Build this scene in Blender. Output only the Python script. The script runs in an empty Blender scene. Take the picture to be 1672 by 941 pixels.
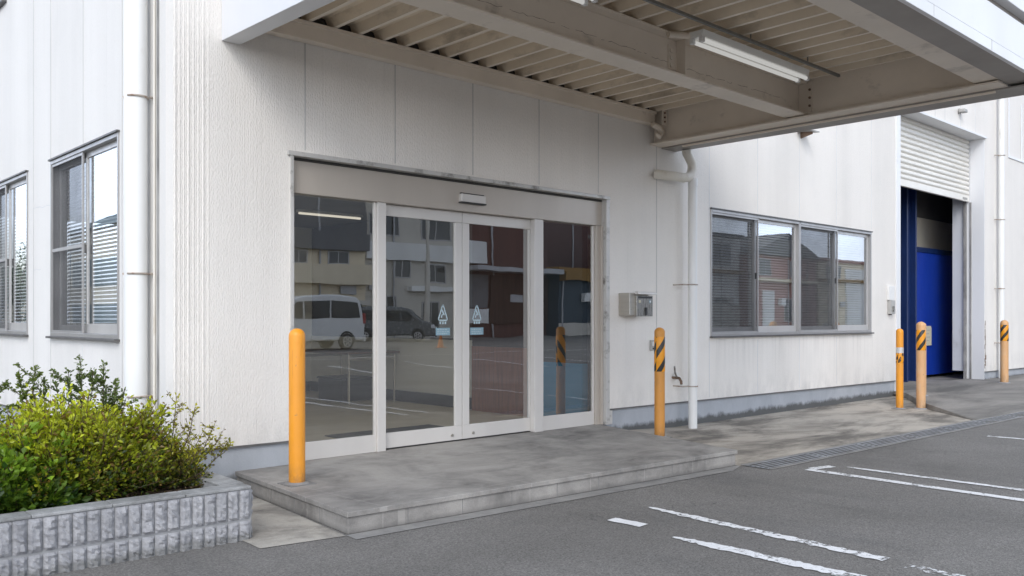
import bpy, bmesh, math, random
from mathutils import Vector, Matrix
R = math.radians
random.seed(7)
sc = bpy.context.scene
col = sc.collection

# ------------------------------------------------------------------ mesh builder
class MB:
    def __init__(s): s.v = []; s.f = []; s.tone = None
    def quad(s, *p):
        n = len(s.v); s.v += [tuple(q) for q in p]; s.f.append(tuple(range(n, n + len(p)))); return s
    def box(s, x0, x1, y0, y1, z0, z1):
        n = len(s.v)
        s.v += [(x0,y0,z0),(x1,y0,z0),(x1,y1,z0),(x0,y1,z0),(x0,y0,z1),(x1,y0,z1),(x1,y1,z1),(x0,y1,z1)]
        for f in ((3,2,1,0),(4,5,6,7),(0,1,5,4),(1,2,6,5),(2,3,7,6),(3,0,4,7)): s.f.append(tuple(n+i for i in f))
        return s
    def hexa(s, b, t):          # b, t: four bottom points, four top points (ccw from above)
        n = len(s.v); s.v += [tuple(p) for p in b] + [tuple(p) for p in t]
        for f in ((3,2,1,0),(4,5,6,7),(0,1,5,4),(1,2,6,5),(2,3,7,6),(3,0,4,7)): s.f.append(tuple(n+i for i in f))
        return s
    def slab(s, pts, z0, z1): return s.prism([(p[0],p[1]) for p in pts], z0, z1)
    def prism(s, poly, a, b, axis='z'):
        n = len(s.v); k = len(poly)
        mk = {'z': lambda p,t:(p[0],p[1],t), 'y': lambda p,t:(p[0],t,p[1]), 'x': lambda p,t:(t,p[0],p[1])}[axis]
        s.v += [mk(p,a) for p in poly] + [mk(p,b) for p in poly]
        s.f.append(tuple(n+i for i in range(k))[::-1]); s.f.append(tuple(n+k+i for i in range(k)))
        for i in range(k): j=(i+1)%k; s.f.append((n+i,n+j,n+k+j,n+k+i))
        return s
    def tube(s, pts, r, seg=12, caps=True):
        P = [Vector(p) for p in pts]; rr = r if isinstance(r,(list,tuple)) else [r]*len(P)
        n = len(s.v); prev = None
        for i,p in enumerate(P):
            if i==0: t=P[1]-P[0]
            elif i==len(P)-1: t=P[-1]-P[-2]
            else: t=(P[i+1]-P[i]).normalized()+(P[i]-P[i-1]).normalized()
            t.normalize()
            if prev is None:
                a = Vector((0,0,1)) if abs(t.z)<.9 else Vector((1,0,0)); u=t.cross(a).normalized()
            else:
                u=(prev-t*prev.dot(t)).normalized()
            w=t.cross(u); prev=u
            for k in range(seg):
                th=2*math.pi*k/seg; s.v.append(tuple(p+(u*math.cos(th)+w*math.sin(th))*rr[i]))
        for i in range(len(P)-1):
            for k in range(seg):
                a=n+i*seg+k; b=n+i*seg+(k+1)%seg; s.f.append((a,b,b+seg,a+seg))
        if caps:
            s.f.append(tuple(n+k for k in range(seg))[::-1]); m=n+(len(P)-1)*seg; s.f.append(tuple(m+k for k in range(seg)))
        return s
    def lathe(s, prof, seg=24, c=(0,0)):   # prof: (r,z) bottom to top
        n=len(s.v)
        for r,z in prof:
            for k in range(seg):
                th=2*math.pi*k/seg; s.v.append((c[0]+r*math.cos(th),c[1]+r*math.sin(th),z))
        for i in range(len(prof)-1):
            for k in range(seg):
                a=n+i*seg+k; b=n+i*seg+(k+1)%seg; s.f.append((a,b,b+seg,a+seg))
        s.f.append(tuple(n+k for k in range(seg))[::-1]); m=n+(len(prof)-1)*seg; s.f.append(tuple(m+k for k in range(seg)))
        return s
    def build(s, name, mat, parent=None, local=False, bevel=0, smooth=False, fix=True, loc=None):
        me = bpy.data.meshes.new(name); me.from_pydata(s.v, [], s.f)
        if fix:
            bm = bmesh.new(); bm.from_mesh(me); bmesh.ops.recalc_face_normals(bm, faces=bm.faces); bm.to_mesh(me); bm.free()
        if s.tone:
            ca = me.color_attributes.new('tone','FLOAT_COLOR','CORNER')
            d=[]
            for pi,p in enumerate(me.polygons):
                for _ in range(p.loop_total): d += s.tone[pi]
            ca.data.foreach_set('color', d)
        if mat: me.materials.append(mat)
        o = bpy.data.objects.new(name, me); col.objects.link(o)
        if loc is not None: o.location = loc
        if parent is not None:
            o.parent = parent
            if not local: o.matrix_parent_inverse = Matrix.Translation(-Vector(parent.location)) if parent.type=='EMPTY' else Matrix.Identity(4)
        if smooth:
            for p in me.polygons: p.use_smooth = True
            me.set_sharp_from_angle(angle=R(40))
        if bevel:
            m = o.modifiers.new('bevel','BEVEL'); m.width = bevel; m.segments = 2; m.limit_method='ANGLE'; m.angle_limit=R(40)
            m.harden_normals = False
        return o

def empty(name, loc=(0,0,0), rz=0):
    o = bpy.data.objects.new(name, None); col.objects.link(o); o.location = loc; o.rotation_euler=(0,0,rz); o.empty_display_size=.1
    return o
def tag(o, label, cat, group=None, kind=None):
    o['label']=label; o['category']=cat
    if group: o['group']=group
    if kind: o['kind']=kind
    return o
def struct(o, kind='structure'):
    o['kind']=kind; return o
def copy_tree(o, parent=None):
    c=o.copy(); col.objects.link(c)
    if parent is not None: c.parent=parent
    for ch in list(o.children): copy_tree(ch, c)
    return c

# ------------------------------------------------------------------ materials
class N:
    def __init__(s, name):
        s.m = bpy.data.materials.new(name); s.m.use_nodes=True; s.t=s.m.node_tree; s.t.nodes.clear()
        s.out=s.n('ShaderNodeOutputMaterial'); s.co=s.n('ShaderNodeTexCoord').outputs['Object']
    def n(s, typ, **k):
        x=s.t.nodes.new(typ)
        for a,b in k.items(): setattr(x,a,b)
        return x
    def l(s,a,b): s.t.links.new(a,b)
    def inp(s, node, key, val):
        if hasattr(val,'is_output'): s.l(val,node.inputs[key])
        else: node.inputs[key].default_value = val
    def map(s, scale=(1,1,1), rot=(0,0,0), loc=(0,0,0), co=None):
        m=s.n('ShaderNodeMapping'); s.l(co or s.co,m.inputs[0]); m.inputs['Scale'].default_value=scale; m.inputs['Rotation'].default_value=rot; m.inputs['Location'].default_value=loc
        return m.outputs[0]
    def noise(s, scale, stretch=(1,1,1), detail=4, rough=.55, loc=(0,0,0), dist=0):
        x=s.n('ShaderNodeTexNoise'); s.l(s.map(stretch,loc=loc),x.inputs['Vector']); x.inputs['Scale'].default_value=scale; x.inputs['Detail'].default_value=detail; x.inputs['Roughness'].default_value=rough; x.inputs['Distortion'].default_value=dist
        return x.outputs['Fac']
    def voro(s, scale, stretch=(1,1,1), feature='F1', out='Distance'):
        x=s.n('ShaderNodeTexVoronoi'); x.feature=feature; s.l(s.map(stretch),x.inputs['Vector']); x.inputs['Scale'].default_value=scale
        return x.outputs[out]
    def math(s, op, a, b=0., c=0.):
        x=s.n('ShaderNodeMath',operation=op)
        for i,v in enumerate((a,b,c)): s.inp(x,i,v)
        return x.outputs[0]
    def rng(s, v, a, b, c=0., d=1.):
        x=s.n('ShaderNodeMapRange'); s.inp(x,0,v); x.inputs[1].default_value=a; x.inputs[2].default_value=b; x.inputs[3].default_value=c; x.inputs[4].default_value=d
        return x.outputs[0]
    def mix(s, f, a, b, mode='MIX'):
        x=s.n('ShaderNodeMix',data_type='RGBA',blend_type=mode); s.inp(x,'Factor',f)
        for k,v in ((6,a),(7,b)):
            if hasattr(v,'is_output'): s.l(v,x.inputs[k])
            else: x.inputs[k].default_value = (v[0],v[1],v[2],1)
        return x.outputs[2]
    def bump(s, h, strength=.5, dist=.01, normal=None):
        x=s.n('ShaderNodeBump'); s.l(h,x.inputs['Height']); x.inputs['Strength'].default_value=strength; x.inputs['Distance'].default_value=dist
        if normal is not None: s.l(normal,x.inputs['Normal'])
        return x.outputs[0]
    def sep(s): 
        x=s.n('ShaderNodeSeparateXYZ'); s.l(s.co,x.inputs[0]); return x.outputs
    def pbr(s, color, rough=.6, metal=0., normal=None, spec=.5, **k):
        x=s.n('ShaderNodeBsdfPrincipled')
        if hasattr(color,'is_output'): s.l(color,x.inputs['Base Color'])
        else: x.inputs['Base Color'].default_value=(*color,1)
        s.inp(x,'Roughness',rough); s.inp(x,'Metallic',metal); s.inp(x,'Specular IOR Level',spec)
        if normal is not None: s.l(normal,x.inputs['Normal'])
        for a,b in k.items(): s.inp(x,a.replace('_',' '),b)
        return x.outputs[0]
    def done(s, sh): s.l(sh,s.out.inputs[0]); return s.m

def scale3(c,f): return tuple(min(1,x*f) for x in c)
def simple(name, c, rough=.55, metal=0., var=.1, vs=2.5, st=(1,1,1), bump=.15, bs=60, spec=.5, dirt=None, foot=False):
    n=N(name)
    f=n.rng(n.noise(vs,st,5,.6),.3,.7)
    c2=n.mix(f,scale3(c,1-var),scale3(c,1+var*.6))
    if dirt:
        g=n.rng(n.noise(dirt[1],dirt[2],6,.65,loc=(3,7,1)),dirt[3],dirt[3]+.16)
        c2=n.mix(n.math('MULTIPLY',g,dirt[4]),c2,dirt[0])
    if foot:
        sz=n.sep()[2]
        g=n.math('MULTIPLY',n.rng(sz,.0,.16,1.,0.),n.rng(n.noise(12,(1,1,.7),6,.7),.30,.62))
        c2=n.mix(n.math('MULTIPLY',g,.75),c2,(.10,.075,.05))
        chip=n.rng(n.noise(17,(1,1,.8),5,.7,loc=(4,4,1)),.655,.69); c2=n.mix(n.math('MULTIPLY',chip,.7),c2,(.20,.15,.11))
        scr=n.rng(n.noise(1,(26,26,3),3,.6,loc=(8,1,1)),.63,.72); c2=n.mix(n.math('MULTIPLY',scr,.35),c2,scale3(c,.55))
        fade=n.rng(n.noise(2.3,(1,1,.8),3,.6,loc=(2,8,5)),.4,.75); c2=n.mix(n.math('MULTIPLY',fade,.16),c2,[min(1,x*.8+.14) for x in c])
    nb=n.bump(n.noise(bs,(1,1,1),3),bump,.004) if bump else None
    r=n.rng(n.noise(vs*3,st,4),.3,.7,max(.02,rough-.07),min(1,rough+.07))
    return n.done(n.pbr(c2,r,metal,nb,spec))

def facade(name, c, axis, rib):
    n=N(name)
    # sprayed stucco: worm-like beads, stretched vertically
    st=(1,1,.42)
    a=n.noise(105,(1,1,.36),2,.5,dist=.3); b=n.noise(150,(1,1,.6),2,.5)
    h=n.math('ADD',n.rng(a,.38,.62),n.math('MULTIPLY',b,.25))
    # fine vertical combing
    s=n.sep(); u=s[1] if axis=='y' else s[0]
    comb=n.noise(1,((0,105,.25) if axis=='y' else (90,0,.25)),2,.5)
    h2=n.math('ADD',n.math('MULTIPLY',h,1-rib),n.math('MULTIPLY',n.rng(comb,.35,.65),rib*1.3))
    nb=n.bump(h2,.6,.0042)
    dirt=n.rng(n.noise(1,((2.2,2.2,.16)),6,.65),.42,.75)
    c1=n.mix(n.math('MULTIPLY',dirt,.3),c,scale3(c,.78))
    blot=n.rng(n.noise(1.3,(1,1,1),5,.6,loc=(9,2,4)),.5,.8)
    c1=n.mix(n.math('MULTIPLY',blot,.22),c1,(.62,.61,.57))
    pores=n.rng(n.noise(105,(1,1,.36),2,.5,dist=.3),.30,.44,1.,0.)
    c1=n.mix(n.math('MULTIPLY',pores,.14),c1,scale3(c,.62))
    # splash dirt low down
    low=n.math('MULTIPLY',n.rng(s[2],.32,.62,1.,0.),n.rng(n.noise(5,(1,1,.5),6,.7),.42,.68))
    c1=n.mix(n.math('MULTIPLY',low,.35),c1,(.38,.37,.35))
    # faint run marks
    run=n.rng(n.noise(1,(16,16,.35),3,.6,loc=(1,5,2)),.64,.74)
    c1=n.mix(n.math('MULTIPLY',run,.14),c1,(.40,.38,.35))
    if axis=='x':
        mk=n.math('MULTIPLY',n.math('MULTIPLY',n.rng(s[2],.45,1.06),n.math('LESS_THAN',s[2],1.062)),n.math('MULTIPLY',n.math('GREATER_THAN',s[0],6.7),n.math('LESS_THAN',s[0],11.25)))
        stk=n.rng(n.noise(1,(13,13,.5),4,.65,loc=(3,0,0)),.46,.66)
        c1=n.mix(n.math('MULTIPLY',n.math('MULTIPLY',mk,stk),.24),c1,(.36,.34,.31))
    pan=n.rng(n.noise(1,((.9,0,0) if axis=='x' else (0,.9,0)),0,.5),.35,.65,.955,1.03)
    cc=n.n('ShaderNodeCombineColor'); [n.l(pan,cc.inputs[i]) for i in range(3)]
    c1=n.mix(1.,c1,cc.outputs[0],'MULTIPLY')
    return n.done(n.pbr(c1,.62,0,nb,.3))

def concrete(name, light, dark, sc_, st=(1,1,1), thr=(.38,.62), low=None, bump=.4):
    n=N(name)
    f=n.rng(n.noise(sc_,st,8,.68,dist=.4),thr[0],thr[1])
    c=n.mix(f,dark,light)
    if name=='split_face_block':
        rib=n.rng(n.noise(1,(14.4,14.4,0),0),.3,.7); c=n.mix(n.math('MULTIPLY',rib,.4),c,scale3(dark,.9))
        mo=n.rng(n.noise(2.6,(1,1,2),6,.7,loc=(6,6,2)),.54,.70); c=n.mix(n.math('MULTIPLY',mo,.5),c,(.14,.145,.11))
    sp=n.rng(n.noise(170,(1,1,1),2,.6),.38,.66)
    c=n.mix(n.math('MULTIPLY',sp,.28),c,scale3(dark,.75))
    f2=n.rng(n.noise(sc_*.35,st,4,.6,loc=(5,3,8)),.4,.7)
    c=n.mix(n.math('MULTIPLY',f2,.3),c,scale3(light,1.1))
    if low:
        s=n.sep()
        g=n.math('ADD',n.rng(s[2],0.,low[0],.62,-.25),n.math('MULTIPLY',n.noise(7,(1,1,.6),6,.7),.75))
        c=n.mix(n.math('MULTIPLY',n.rng(g,.5,.72),low[2]),c,low[1])
    nb=n.bump(n.math('ADD',n.noise(90,(1,1,1),4,.6),n.math('MULTIPLY',n.noise(9,st,4),.6)),bump,.006)
    return n.done(n.pbr(c,.82,0,nb,.25))

def asphalt(name):
    n=N(name)
    big=n.rng(n.noise(.55,(1,1,1),6,.6,dist=.5),.32,.68)
    c=n.mix(big,(.150,.142,.132),(.212,.202,.190))
    st=n.rng(n.noise(1.1,(1,.5,1),6,.7,loc=(4,4,0)),.54,.72)
    c=n.mix(n.math('MULTIPLY',st,.3),c,(.10,.10,.105))
    v=n.n('ShaderNodeTexVoronoi'); n.l(n.map(),v.inputs['Vector']); v.inputs['Scale'].default_value=135
    sp=n.n('ShaderNodeSeparateColor'); n.l(v.outputs['Color'],sp.inputs[0])
    sto=n.rng(sp.outputs[0],0.,1.,.72,1.3)
    fine=n.rng(n.noise(70,(1,1,1),3,.7),.3,.7,.8,1.2)
    k=n.math('MULTIPLY',sto,fine)
    cc=n.n('ShaderNodeCombineColor'); [n.l(k,cc.inputs[i]) for i in range(3)]
    c=n.mix(1.,c,cc.outputs[0],'MULTIPLY')
    oil=n.rng(n.noise(1.9,(1,1,1),5,.62,loc=(11,3,0)),.66,.76); c=n.mix(n.math('MULTIPLY',oil,.45),c,(.06,.058,.056))
    tyre=n.rng(n.noise(1,(3.2,.22,1),4,.6,loc=(0,7,0)),.56,.70); c=n.mix(n.math('MULTIPLY',tyre,.18),c,(.09,.088,.085))
    cr=n.n('ShaderNodeTexVoronoi',feature='DISTANCE_TO_EDGE')
    wob=n.n('ShaderNodeTexNoise'); n.l(n.map(),wob.inputs['Vector']); wob.inputs['Scale'].default_value=2.5; wob.inputs['Detail'].default_value=5
    add=n.n('ShaderNodeVectorMath',operation='ADD'); n.l(n.map(),add.inputs[0]); n.l(wob.outputs['Color'],add.inputs[1])
    n.l(add.outputs[0],cr.inputs['Vector']); cr.inputs['Scale'].default_value=.33
    crack=n.math('MULTIPLY',n.rng(cr.outputs['Distance'],.0,.0035,1.,0.),n.rng(n.noise(.7,(1,1,1),2,.5,loc=(2,9,0)),.52,.6))
    c=n.mix(n.math('MULTIPLY',crack,.55),c,(.05,.05,.052))
    nb=n.bump(n.math('ADD',v.outputs['Distance'],n.noise(60,(1,1,1),3,.6)),.55,.006)
    return n.done(n.pbr(c,.86,0,nb,.25))

def paint_line(name, w):
    n=N(name)
    wear=n.noise(26,(1,1,1),7,.75); wear2=n.noise(2.4,(1,1,1),4,.6,loc=(2,2,0))
    k=n.rng(n.math('ADD',wear,n.math('MULTIPLY',wear2,.7)),w,w+.09)
    gr=n.rng(n.noise(5,(1,1,1),6,.7),.35,.7)
    c=n.mix(gr,(.72,.72,.725),(.86,.86,.865))
    c=n.mix(n.math('MULTIPLY',n.rng(n.noise(110,(1,1,1),2,.6),.52,.68),.3),c,(.3,.3,.3))
    tr=n.n('ShaderNodeBsdfTransparent'); m=n.n('ShaderNodeMixShader')
    n.l(k,m.inputs[0]); n.l(tr.outputs[0],m.inputs[1]); n.l(n.pbr(c,.7,0,n.bump(n.noise(100,(1,1,1),3),.4,.003),.3),m.inputs[2])
    return n.done(m.outputs[0])

def tiles(name, light, dark):
    n=N(name)
    f=n.rng(n.noise(1.25,(1,1,1),7,.62,dist=.6),.36,.64)
    c=n.mix(f,dark,light)
    f2=n.rng(n.noise(4.2,(1,1.4,1),7,.7,loc=(3,1,0),dist=.5),.40,.68)
    c=n.mix(n.math('MULTIPLY',f2,.5),c,scale3(light,1.18))
    f3=n.rng(n.noise(2.2,(1,1,1),6,.7,loc=(7,8,0)),.55,.72)
    c=n.mix(n.math('MULTIPLY',f3,.5),c,scale3(dark,.72))
    sp=n.rng(n.noise(150,(1,1,1),2,.6),.36,.68)
    c=n.mix(n.math('MULTIPLY',sp,.25),c,scale3(dark,.8))
    b=n.n('ShaderNodeTexBrick'); n.l(n.map((1,1,1),(0,0,R(-3)),(.1,.02,0)),b.inputs['Vector'])
    b.offset=0; b.inputs['Scale'].default_value=1; b.inputs['Brick Width'].default_value=.6; b.inputs['Row Height'].default_value=.6; b.inputs['Mortar Size'].default_value=.0035; b.inputs['Mortar Smooth'].default_value=.3
    c=n.mix(n.math('MULTIPLY',b.outputs['Fac'],.4),c,scale3(light,1.25))
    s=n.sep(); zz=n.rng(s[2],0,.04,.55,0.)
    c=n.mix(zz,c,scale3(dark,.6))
    nb=n.bump(n.math('ADD',n.noise(45,(1,1,1),4,.6),n.math('MULTIPLY',b.outputs['Fac'],-.6)),.3,.004)
    return n.done(n.pbr(c,.72,0,nb,.3))

def glass(name, tint, base, wave=.25):
    n=N(name)
    nb=n.bump(n.noise(1.5,(1,1,1),2,.5),wave,.003)
    gl=n.n('ShaderNodeBsdfGlossy'); gl.inputs['Roughness'].default_value=.0; gl.inputs['Color'].default_value=(.95,.96,.97,1); n.l(nb,gl.inputs['Normal'])
    tr=n.n('ShaderNodeBsdfTransparent'); tr.inputs['Color'].default_value=(*tint,1)
    fr=n.n('ShaderNodeFresnel'); fr.inputs['IOR'].default_value=1.55
    f=n.math('MINIMUM',n.math('ADD',n.math('MULTIPLY',fr.outputs[0],1.5),base),1.)
    m=n.n('ShaderNodeMixShader'); n.l(f,m.inputs[0]); n.l(tr.outputs[0],m.inputs[1]); n.l(gl.outputs[0],m.inputs[2])
    # thin film of dust
    d=n.n('ShaderNodeBsdfDiffuse'); d.inputs['Color'].default_value=(.5,.49,.47,1)
    m2=n.n('ShaderNodeMixShader'); n.l(n.rng(n.noise(2.2,(1,1,.5),6,.7),.4,.8,.0,.018),m2.inputs[0]); n.l(m.outputs[0],m2.inputs[1]); n.l(d.outputs[0],m2.inputs[2])
    return n.done(m2.outputs[0])

def screen_mat(name):
    n=N(name)
    tr=n.n('ShaderNodeBsdfTransparent'); d=n.pbr((.055,.056,.06),.7,0,None,.3)
    m=n.n('ShaderNodeMixShader'); n.l(n.rng(n.noise(3,(1,1,1),4),.3,.7,.42,.55),m.inputs[0]); n.l(tr.outputs[0],m.inputs[1]); n.l(d,m.inputs[2])
    return n.done(m.outputs[0])

def leaf_mat(name):
    n=N(name)
    a=n.n('ShaderNodeAttribute',attribute_name='tone')
    p=n.pbr(a.outputs['Color'],.42,0,None,.5)
    t=n.n('ShaderNodeBsdfTranslucent'); n.l(n.mix(1.,a.outputs['Color'],(1.5,1.5,.8),'MULTIPLY'),t.inputs[0])
    m=n.n('ShaderNodeMixShader'); m.inputs[0].default_value=.35; n.l(p,m.inputs[1]); n.l(t.outputs[0],m.inputs[2])
    return n.done(m.outputs[0])

def stripe_mat(name, z0, pitch, phase, duty, wear=.0):
    n=N(name); s=n.sep()
    ang=n.math('ARCTAN2',s[1],s[0])
    t=n.math('FRACT',n.math('ADD',n.math('DIVIDE',n.math('SUBTRACT',n.math('SUBTRACT',s[2],z0),n.math('MULTIPLY',ang,.085)),pitch),phase))
    k=n.math('MULTIPLY',n.math('GREATER_THAN',t,0.02),n.math('LESS_THAN',t,duty))
    if wear: k=n.math('MULTIPLY',k,n.rng(n.noise(14,(1,1,1),4,.7),.40+wear*.1,.46+wear*.1))
    yl=n.mix(n.rng(n.noise(9,(1,1,1),5,.6),.3,.7),(.72,.27,.008),(.86,.36,.012))
    c=n.mix(k,yl,(.028,.028,.026))
    return n.done(n.pbr(c,.42,0,None,.5))

WHITE=(.80,.80,.79)
m_front=facade('white_stucco_front',(.84,.80,.75),'x',.27)
m_side=facade('white_stucco_side',(.79,.765,.73),'y',.75)
m_joint=simple('joint_sealant',(.56,.545,.52),.7,0,.2,3,(1,1,.3))
m_seamg=simple('grey_seam',(.30,.29,.28),.8,0,.5,6,(1,1,.4),.3,50)
m_joint_w=simple('joint_sealant_light',(.68,.68,.68),.7,0,.15,3,(1,1,.3))
m_plinth=concrete('plinth_concrete',(.44,.46,.49),(.33,.35,.38),2.2,(1,1,.6),(.35,.65),low=(.2,(.07,.068,.062),.85))
m_flash=simple('drip_flashing',(.16,.155,.15),.55,.3,.3,4)
m_alu=simple('anodised_aluminium',(.51,.46,.405),.36,.3,.06,2,(1,1,.2),.05,40)
m_alu_lt=simple('pale_aluminium',(.66,.63,.595),.38,.2,.06,2,(1,1,.2),.05,40)
m_trim=simple('weathered_door_trim',(.60,.585,.56),.45,.3,.12,3,(1,1,.3),.1,50,dirt=((.10,.085,.065),7,(1,1,1),.54,.8))
m_wframe=simple('window_aluminium',(.40,.39,.385),.36,.5,.08,3,(1,1,.2),.05,40)
m_wsash=simple('sash_aluminium',(.54,.53,.52),.35,.4,.06,3,(1,1,.2),.05,40)
m_wframe_d=simple('dark_window_track',(.13,.125,.12),.45,.3,.2,4)
m_glass=glass('door_glass',(.93,.89,.78),.205)
m_wglass=glass('window_glass',(.93,.94,.93),.22,.15)
m_screen=screen_mat('insect_screen')
m_blind=simple('blind_slats',(.86,.86,.84),.5,0,.05,3,(1,1,1),0)
m_yellow=simple('bollard_yellow',(.80,.315,.018),.42,0,.08,5,(1,1,.4),.1,30,dirt=((.42,.17,.03),5,(1,1,.4),.6,.5),foot=True)
m_yellow2=simple('bollard_ochre',(.62,.27,.045),.5,0,.1,5,(1,1,.4),.1,30,dirt=((.30,.14,.04),5,(1,1,.4),.58,.5),foot=True)
m_yellow3=simple('bollard_faded_peach',(.66,.37,.17),.55,0,.12,5,(1,1,.4),.1,30,dirt=((.62,.50,.36),4,(1,1,.3),.5,.7),foot=True)
m_stripe=stripe_mat('hazard_band_near',.75,.215,.42,.42,.0)
m_stripe2=stripe_mat('hazard_band_far',.78,.18,.30,.46,.0)
m_stripe3=stripe_mat('hazard_band_worn',.62,.15,.2,.5,.5)
m_silver=simple('silver_tape',(.62,.60,.58),.4,.3,.1,8)
m_pvc=simple('white_pvc_pipe',(.80,.795,.775),.35,0,.06,2,(1,1,.3),.05,30,dirt=((.5,.46,.38),4,(1,1,.5),.62,.5))
m_pvc_beige=simple('cream_pvc_pipe',(.74,.70,.62),.4,0,.08,2,(1,1,.3),.05,30,dirt=((.40,.33,.23),5,(1,1,.4),.58,.6))
m_band=simple('rusty_pipe_clip',(.50,.44,.38),.5,.4,.3,9,dirt=((.22,.10,.045),14,(1,1,1),.5,.8))
m_beam=simple('cream_painted_steel',(.78,.69,.585),.5,0,.08,1.6,(1,1,1),.12,25,dirt=((.20,.165,.13),2.6,(1,1,1.5),.60,.55))
m_deck=simple('cream_corrugated_deck',(.76,.645,.50),.5,0,.12,1.4,(3,.5,1),.1,30,dirt=((.24,.19,.14),2.2,(2.2,.6,1),.54,.6))
m_ridge=simple('lit_deck_ridge',(.82,.73,.62),.5,0,.1,2,(1,1,1),.1,30)  # paler copy of the deck colour, paints the light on the ridges
m_fascia=simple('white_fascia_metal',(.74,.74,.75),.38,0,.05,1.2,(1,1,.4),.05,12,dirt=((.5,.49,.50),2.5,(1,1,1.4),.66,.5))
m_jamb=simple('grey_jamb_metal',(.60,.61,.64),.4,0,.1,1.2,(1,1,.4),.05,12,dirt=((.35,.34,.33),3,(1,1,.6),.6,.6))
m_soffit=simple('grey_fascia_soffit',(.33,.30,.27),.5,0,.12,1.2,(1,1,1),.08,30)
m_dark=simple('dark_gap',(.05,.048,.045),.8,0,.2,3)
m_tube=None
def emit(name,c,st):
    n=N(name); e=n.n('ShaderNodeEmission'); e.inputs[0].default_value=(*c,1); e.inputs[1].default_value=st; return n.done(e.outputs[0])
m_tube=emit('canopy_lamp_tube',(1,.99,.96),.5)
m_lit=emit('lit_lamp_tube',(1,.97,.9),.9)
m_lampbody=simple('white_lamp_enamel',(.80,.79,.75),.35,0,.06,4,(1,1,1),.05,30)
m_rail=simple('grey_conduit',(.22,.22,.21),.5,.4,.2,5)
m_asph=asphalt('worn_asphalt')
m_patch=concrete('asphalt_patch',(.225,.22,.215),(.175,.172,.168),3,(1,1,1),(.35,.65),bump=.5)
m_apron=concrete('apron_concrete',(.50,.45,.385),(.105,.096,.084),.95,(.7,1.5,1),(.40,.58))
m_pad=concrete('pad_concrete',(.47,.44,.39),(.13,.12,.11),1.9,(1,1,1),(.36,.56))
m_strip=concrete('edging_concrete',(.32,.31,.295),(.20,.195,.19),3,(1,1,1),(.35,.6))
m_ramp=concrete('ramp_concrete',(.30,.28,.255),(.11,.105,.098),.9,(.4,1.2,1),(.38,.60))
m_tile=tiles('grey_stone_tile',(.37,.35,.325),(.15,.142,.134))
m_grout=simple('platform_joint',(.20,.195,.19),.8,0,.2,6)
m_line=paint_line('worn_line_paint',.715)
m_line_old=paint_line('very_worn_line_paint',.79)
m_block=concrete('split_face_block',(.47,.465,.475),(.25,.25,.265),11,(1,1,1),(.3,.68),low=(.1,(.13,.13,.12),.6),bump=1.)
m_blocktop=concrete('block_cap',(.42,.42,.42),(.16,.16,.155),5.5,(1,1,1),(.33,.66),bump=.6)
m_mortar=simple('block_mortar',(.31,.31,.315),.85,0,.25,8,(1,1,1),.4,40)
m_soil=concrete('dark_soil',(.075,.05,.032),(.025,.018,.012),14,(1,1,1),(.3,.7),bump=1.)
m_grate=simple('galvanised_grate',(.34,.35,.365),.5,.4,.3,5,(1,1,1),.15,40,dirt=((.12,.09,.06),4,(1,1,1),.52,.6))
m_leaf=leaf_mat('leaf_tones')
m_twig=simple('twig_bark',(.10,.062,.04),.8,0,.3,20)
m_steel=simple('brushed_stainless',(.50,.47,.42),.34,.85,.08,3,(1,1,12),.1,60)
m_steel_dk=simple('dark_stainless',(.34,.33,.31),.3,.9,.1,3,(12,1,1),.1,60)
m_black=simple('black_plastic',(.02,.02,.021),.4,0,.1,5,(1,1,1),0)
m_whitepl=simple('white_plastic',(.75,.74,.72),.4,0,.08,6,(1,1,1),0)
m_greypl=simple('grey_plastic',(.40,.39,.37),.5,0,.12,6,(1,1,1),0)
m_shutter=simple('cream_shutter',(.79,.765,.71),.42,0,.06,2,(1,1,3),.06,25)
m_blue=simple('blue_painted_steel',(.008,.040,.33),.38,0,.15,1.5,(1,1,.5),.06,20,dirt=((.02,.07,.36),3,(1,1,1),.6,.4))
m_blue_dk=simple('dark_blue_steel',(.005,.022,.10),.45,0,.2,1.5)
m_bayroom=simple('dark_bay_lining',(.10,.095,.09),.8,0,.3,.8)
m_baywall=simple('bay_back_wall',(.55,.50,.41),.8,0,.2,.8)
m_sign=simple('aged_notice_paper',(.60,.55,.42),.6,0,.1,6)
m_room=simple('lobby_white_wall',(.86,.84,.76),.7,0,.05,1.2)
m_roomfloor=simple('lobby_vinyl_floor',(.68,.58,.43),.38,0,.1,1.5)
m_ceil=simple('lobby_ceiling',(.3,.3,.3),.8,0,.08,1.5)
m_ceil2=simple('shaded_partition_grey',(.12,.115,.105),.6,0,.15,1.5)
m_base=simple('dark_skirting',(.02,.021,.023),.5,0,.1,3)
m_wood=simple('red_brown_wood',(.30,.095,.04),.4,0,.3,4,(8,8,.6),.05,30)
m_bluepanel=simple('lobby_blue_panel',(.04,.30,.58),.5,0,.15,1.5)
m_wood2=simple('shaded_brown_wood',(.05,.022,.014),.4,0,.3,4,(8,8,.6),.05,30)
m_blueshade=simple('shaded_blue_paint',(.025,.035,.045),.5,0,.2,2)
m_mat=simple('dark_door_mat',(.028,.03,.035),.9,0,.3,14,(1,1,1),.4,120)
m_tabletop=simple('brown_tabletop',(.12,.06,.035),.35,0,.2,4)
m_sticker=simple('pale_blue_sticker',(.42,.52,.55),.5,0,.1,9,(1,1,1),0)
m_sticker2=simple('blue_label',(.22,.34,.40),.5,0,.1,9,(1,1,1),0)
m_stain=simple('brown_rust_stain',(.20,.13,.085),.7,0,.4,8)
m_seam=simple('dark_seam',(.03,.03,.03),.6,0,.1,3,(1,1,1),0)

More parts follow.
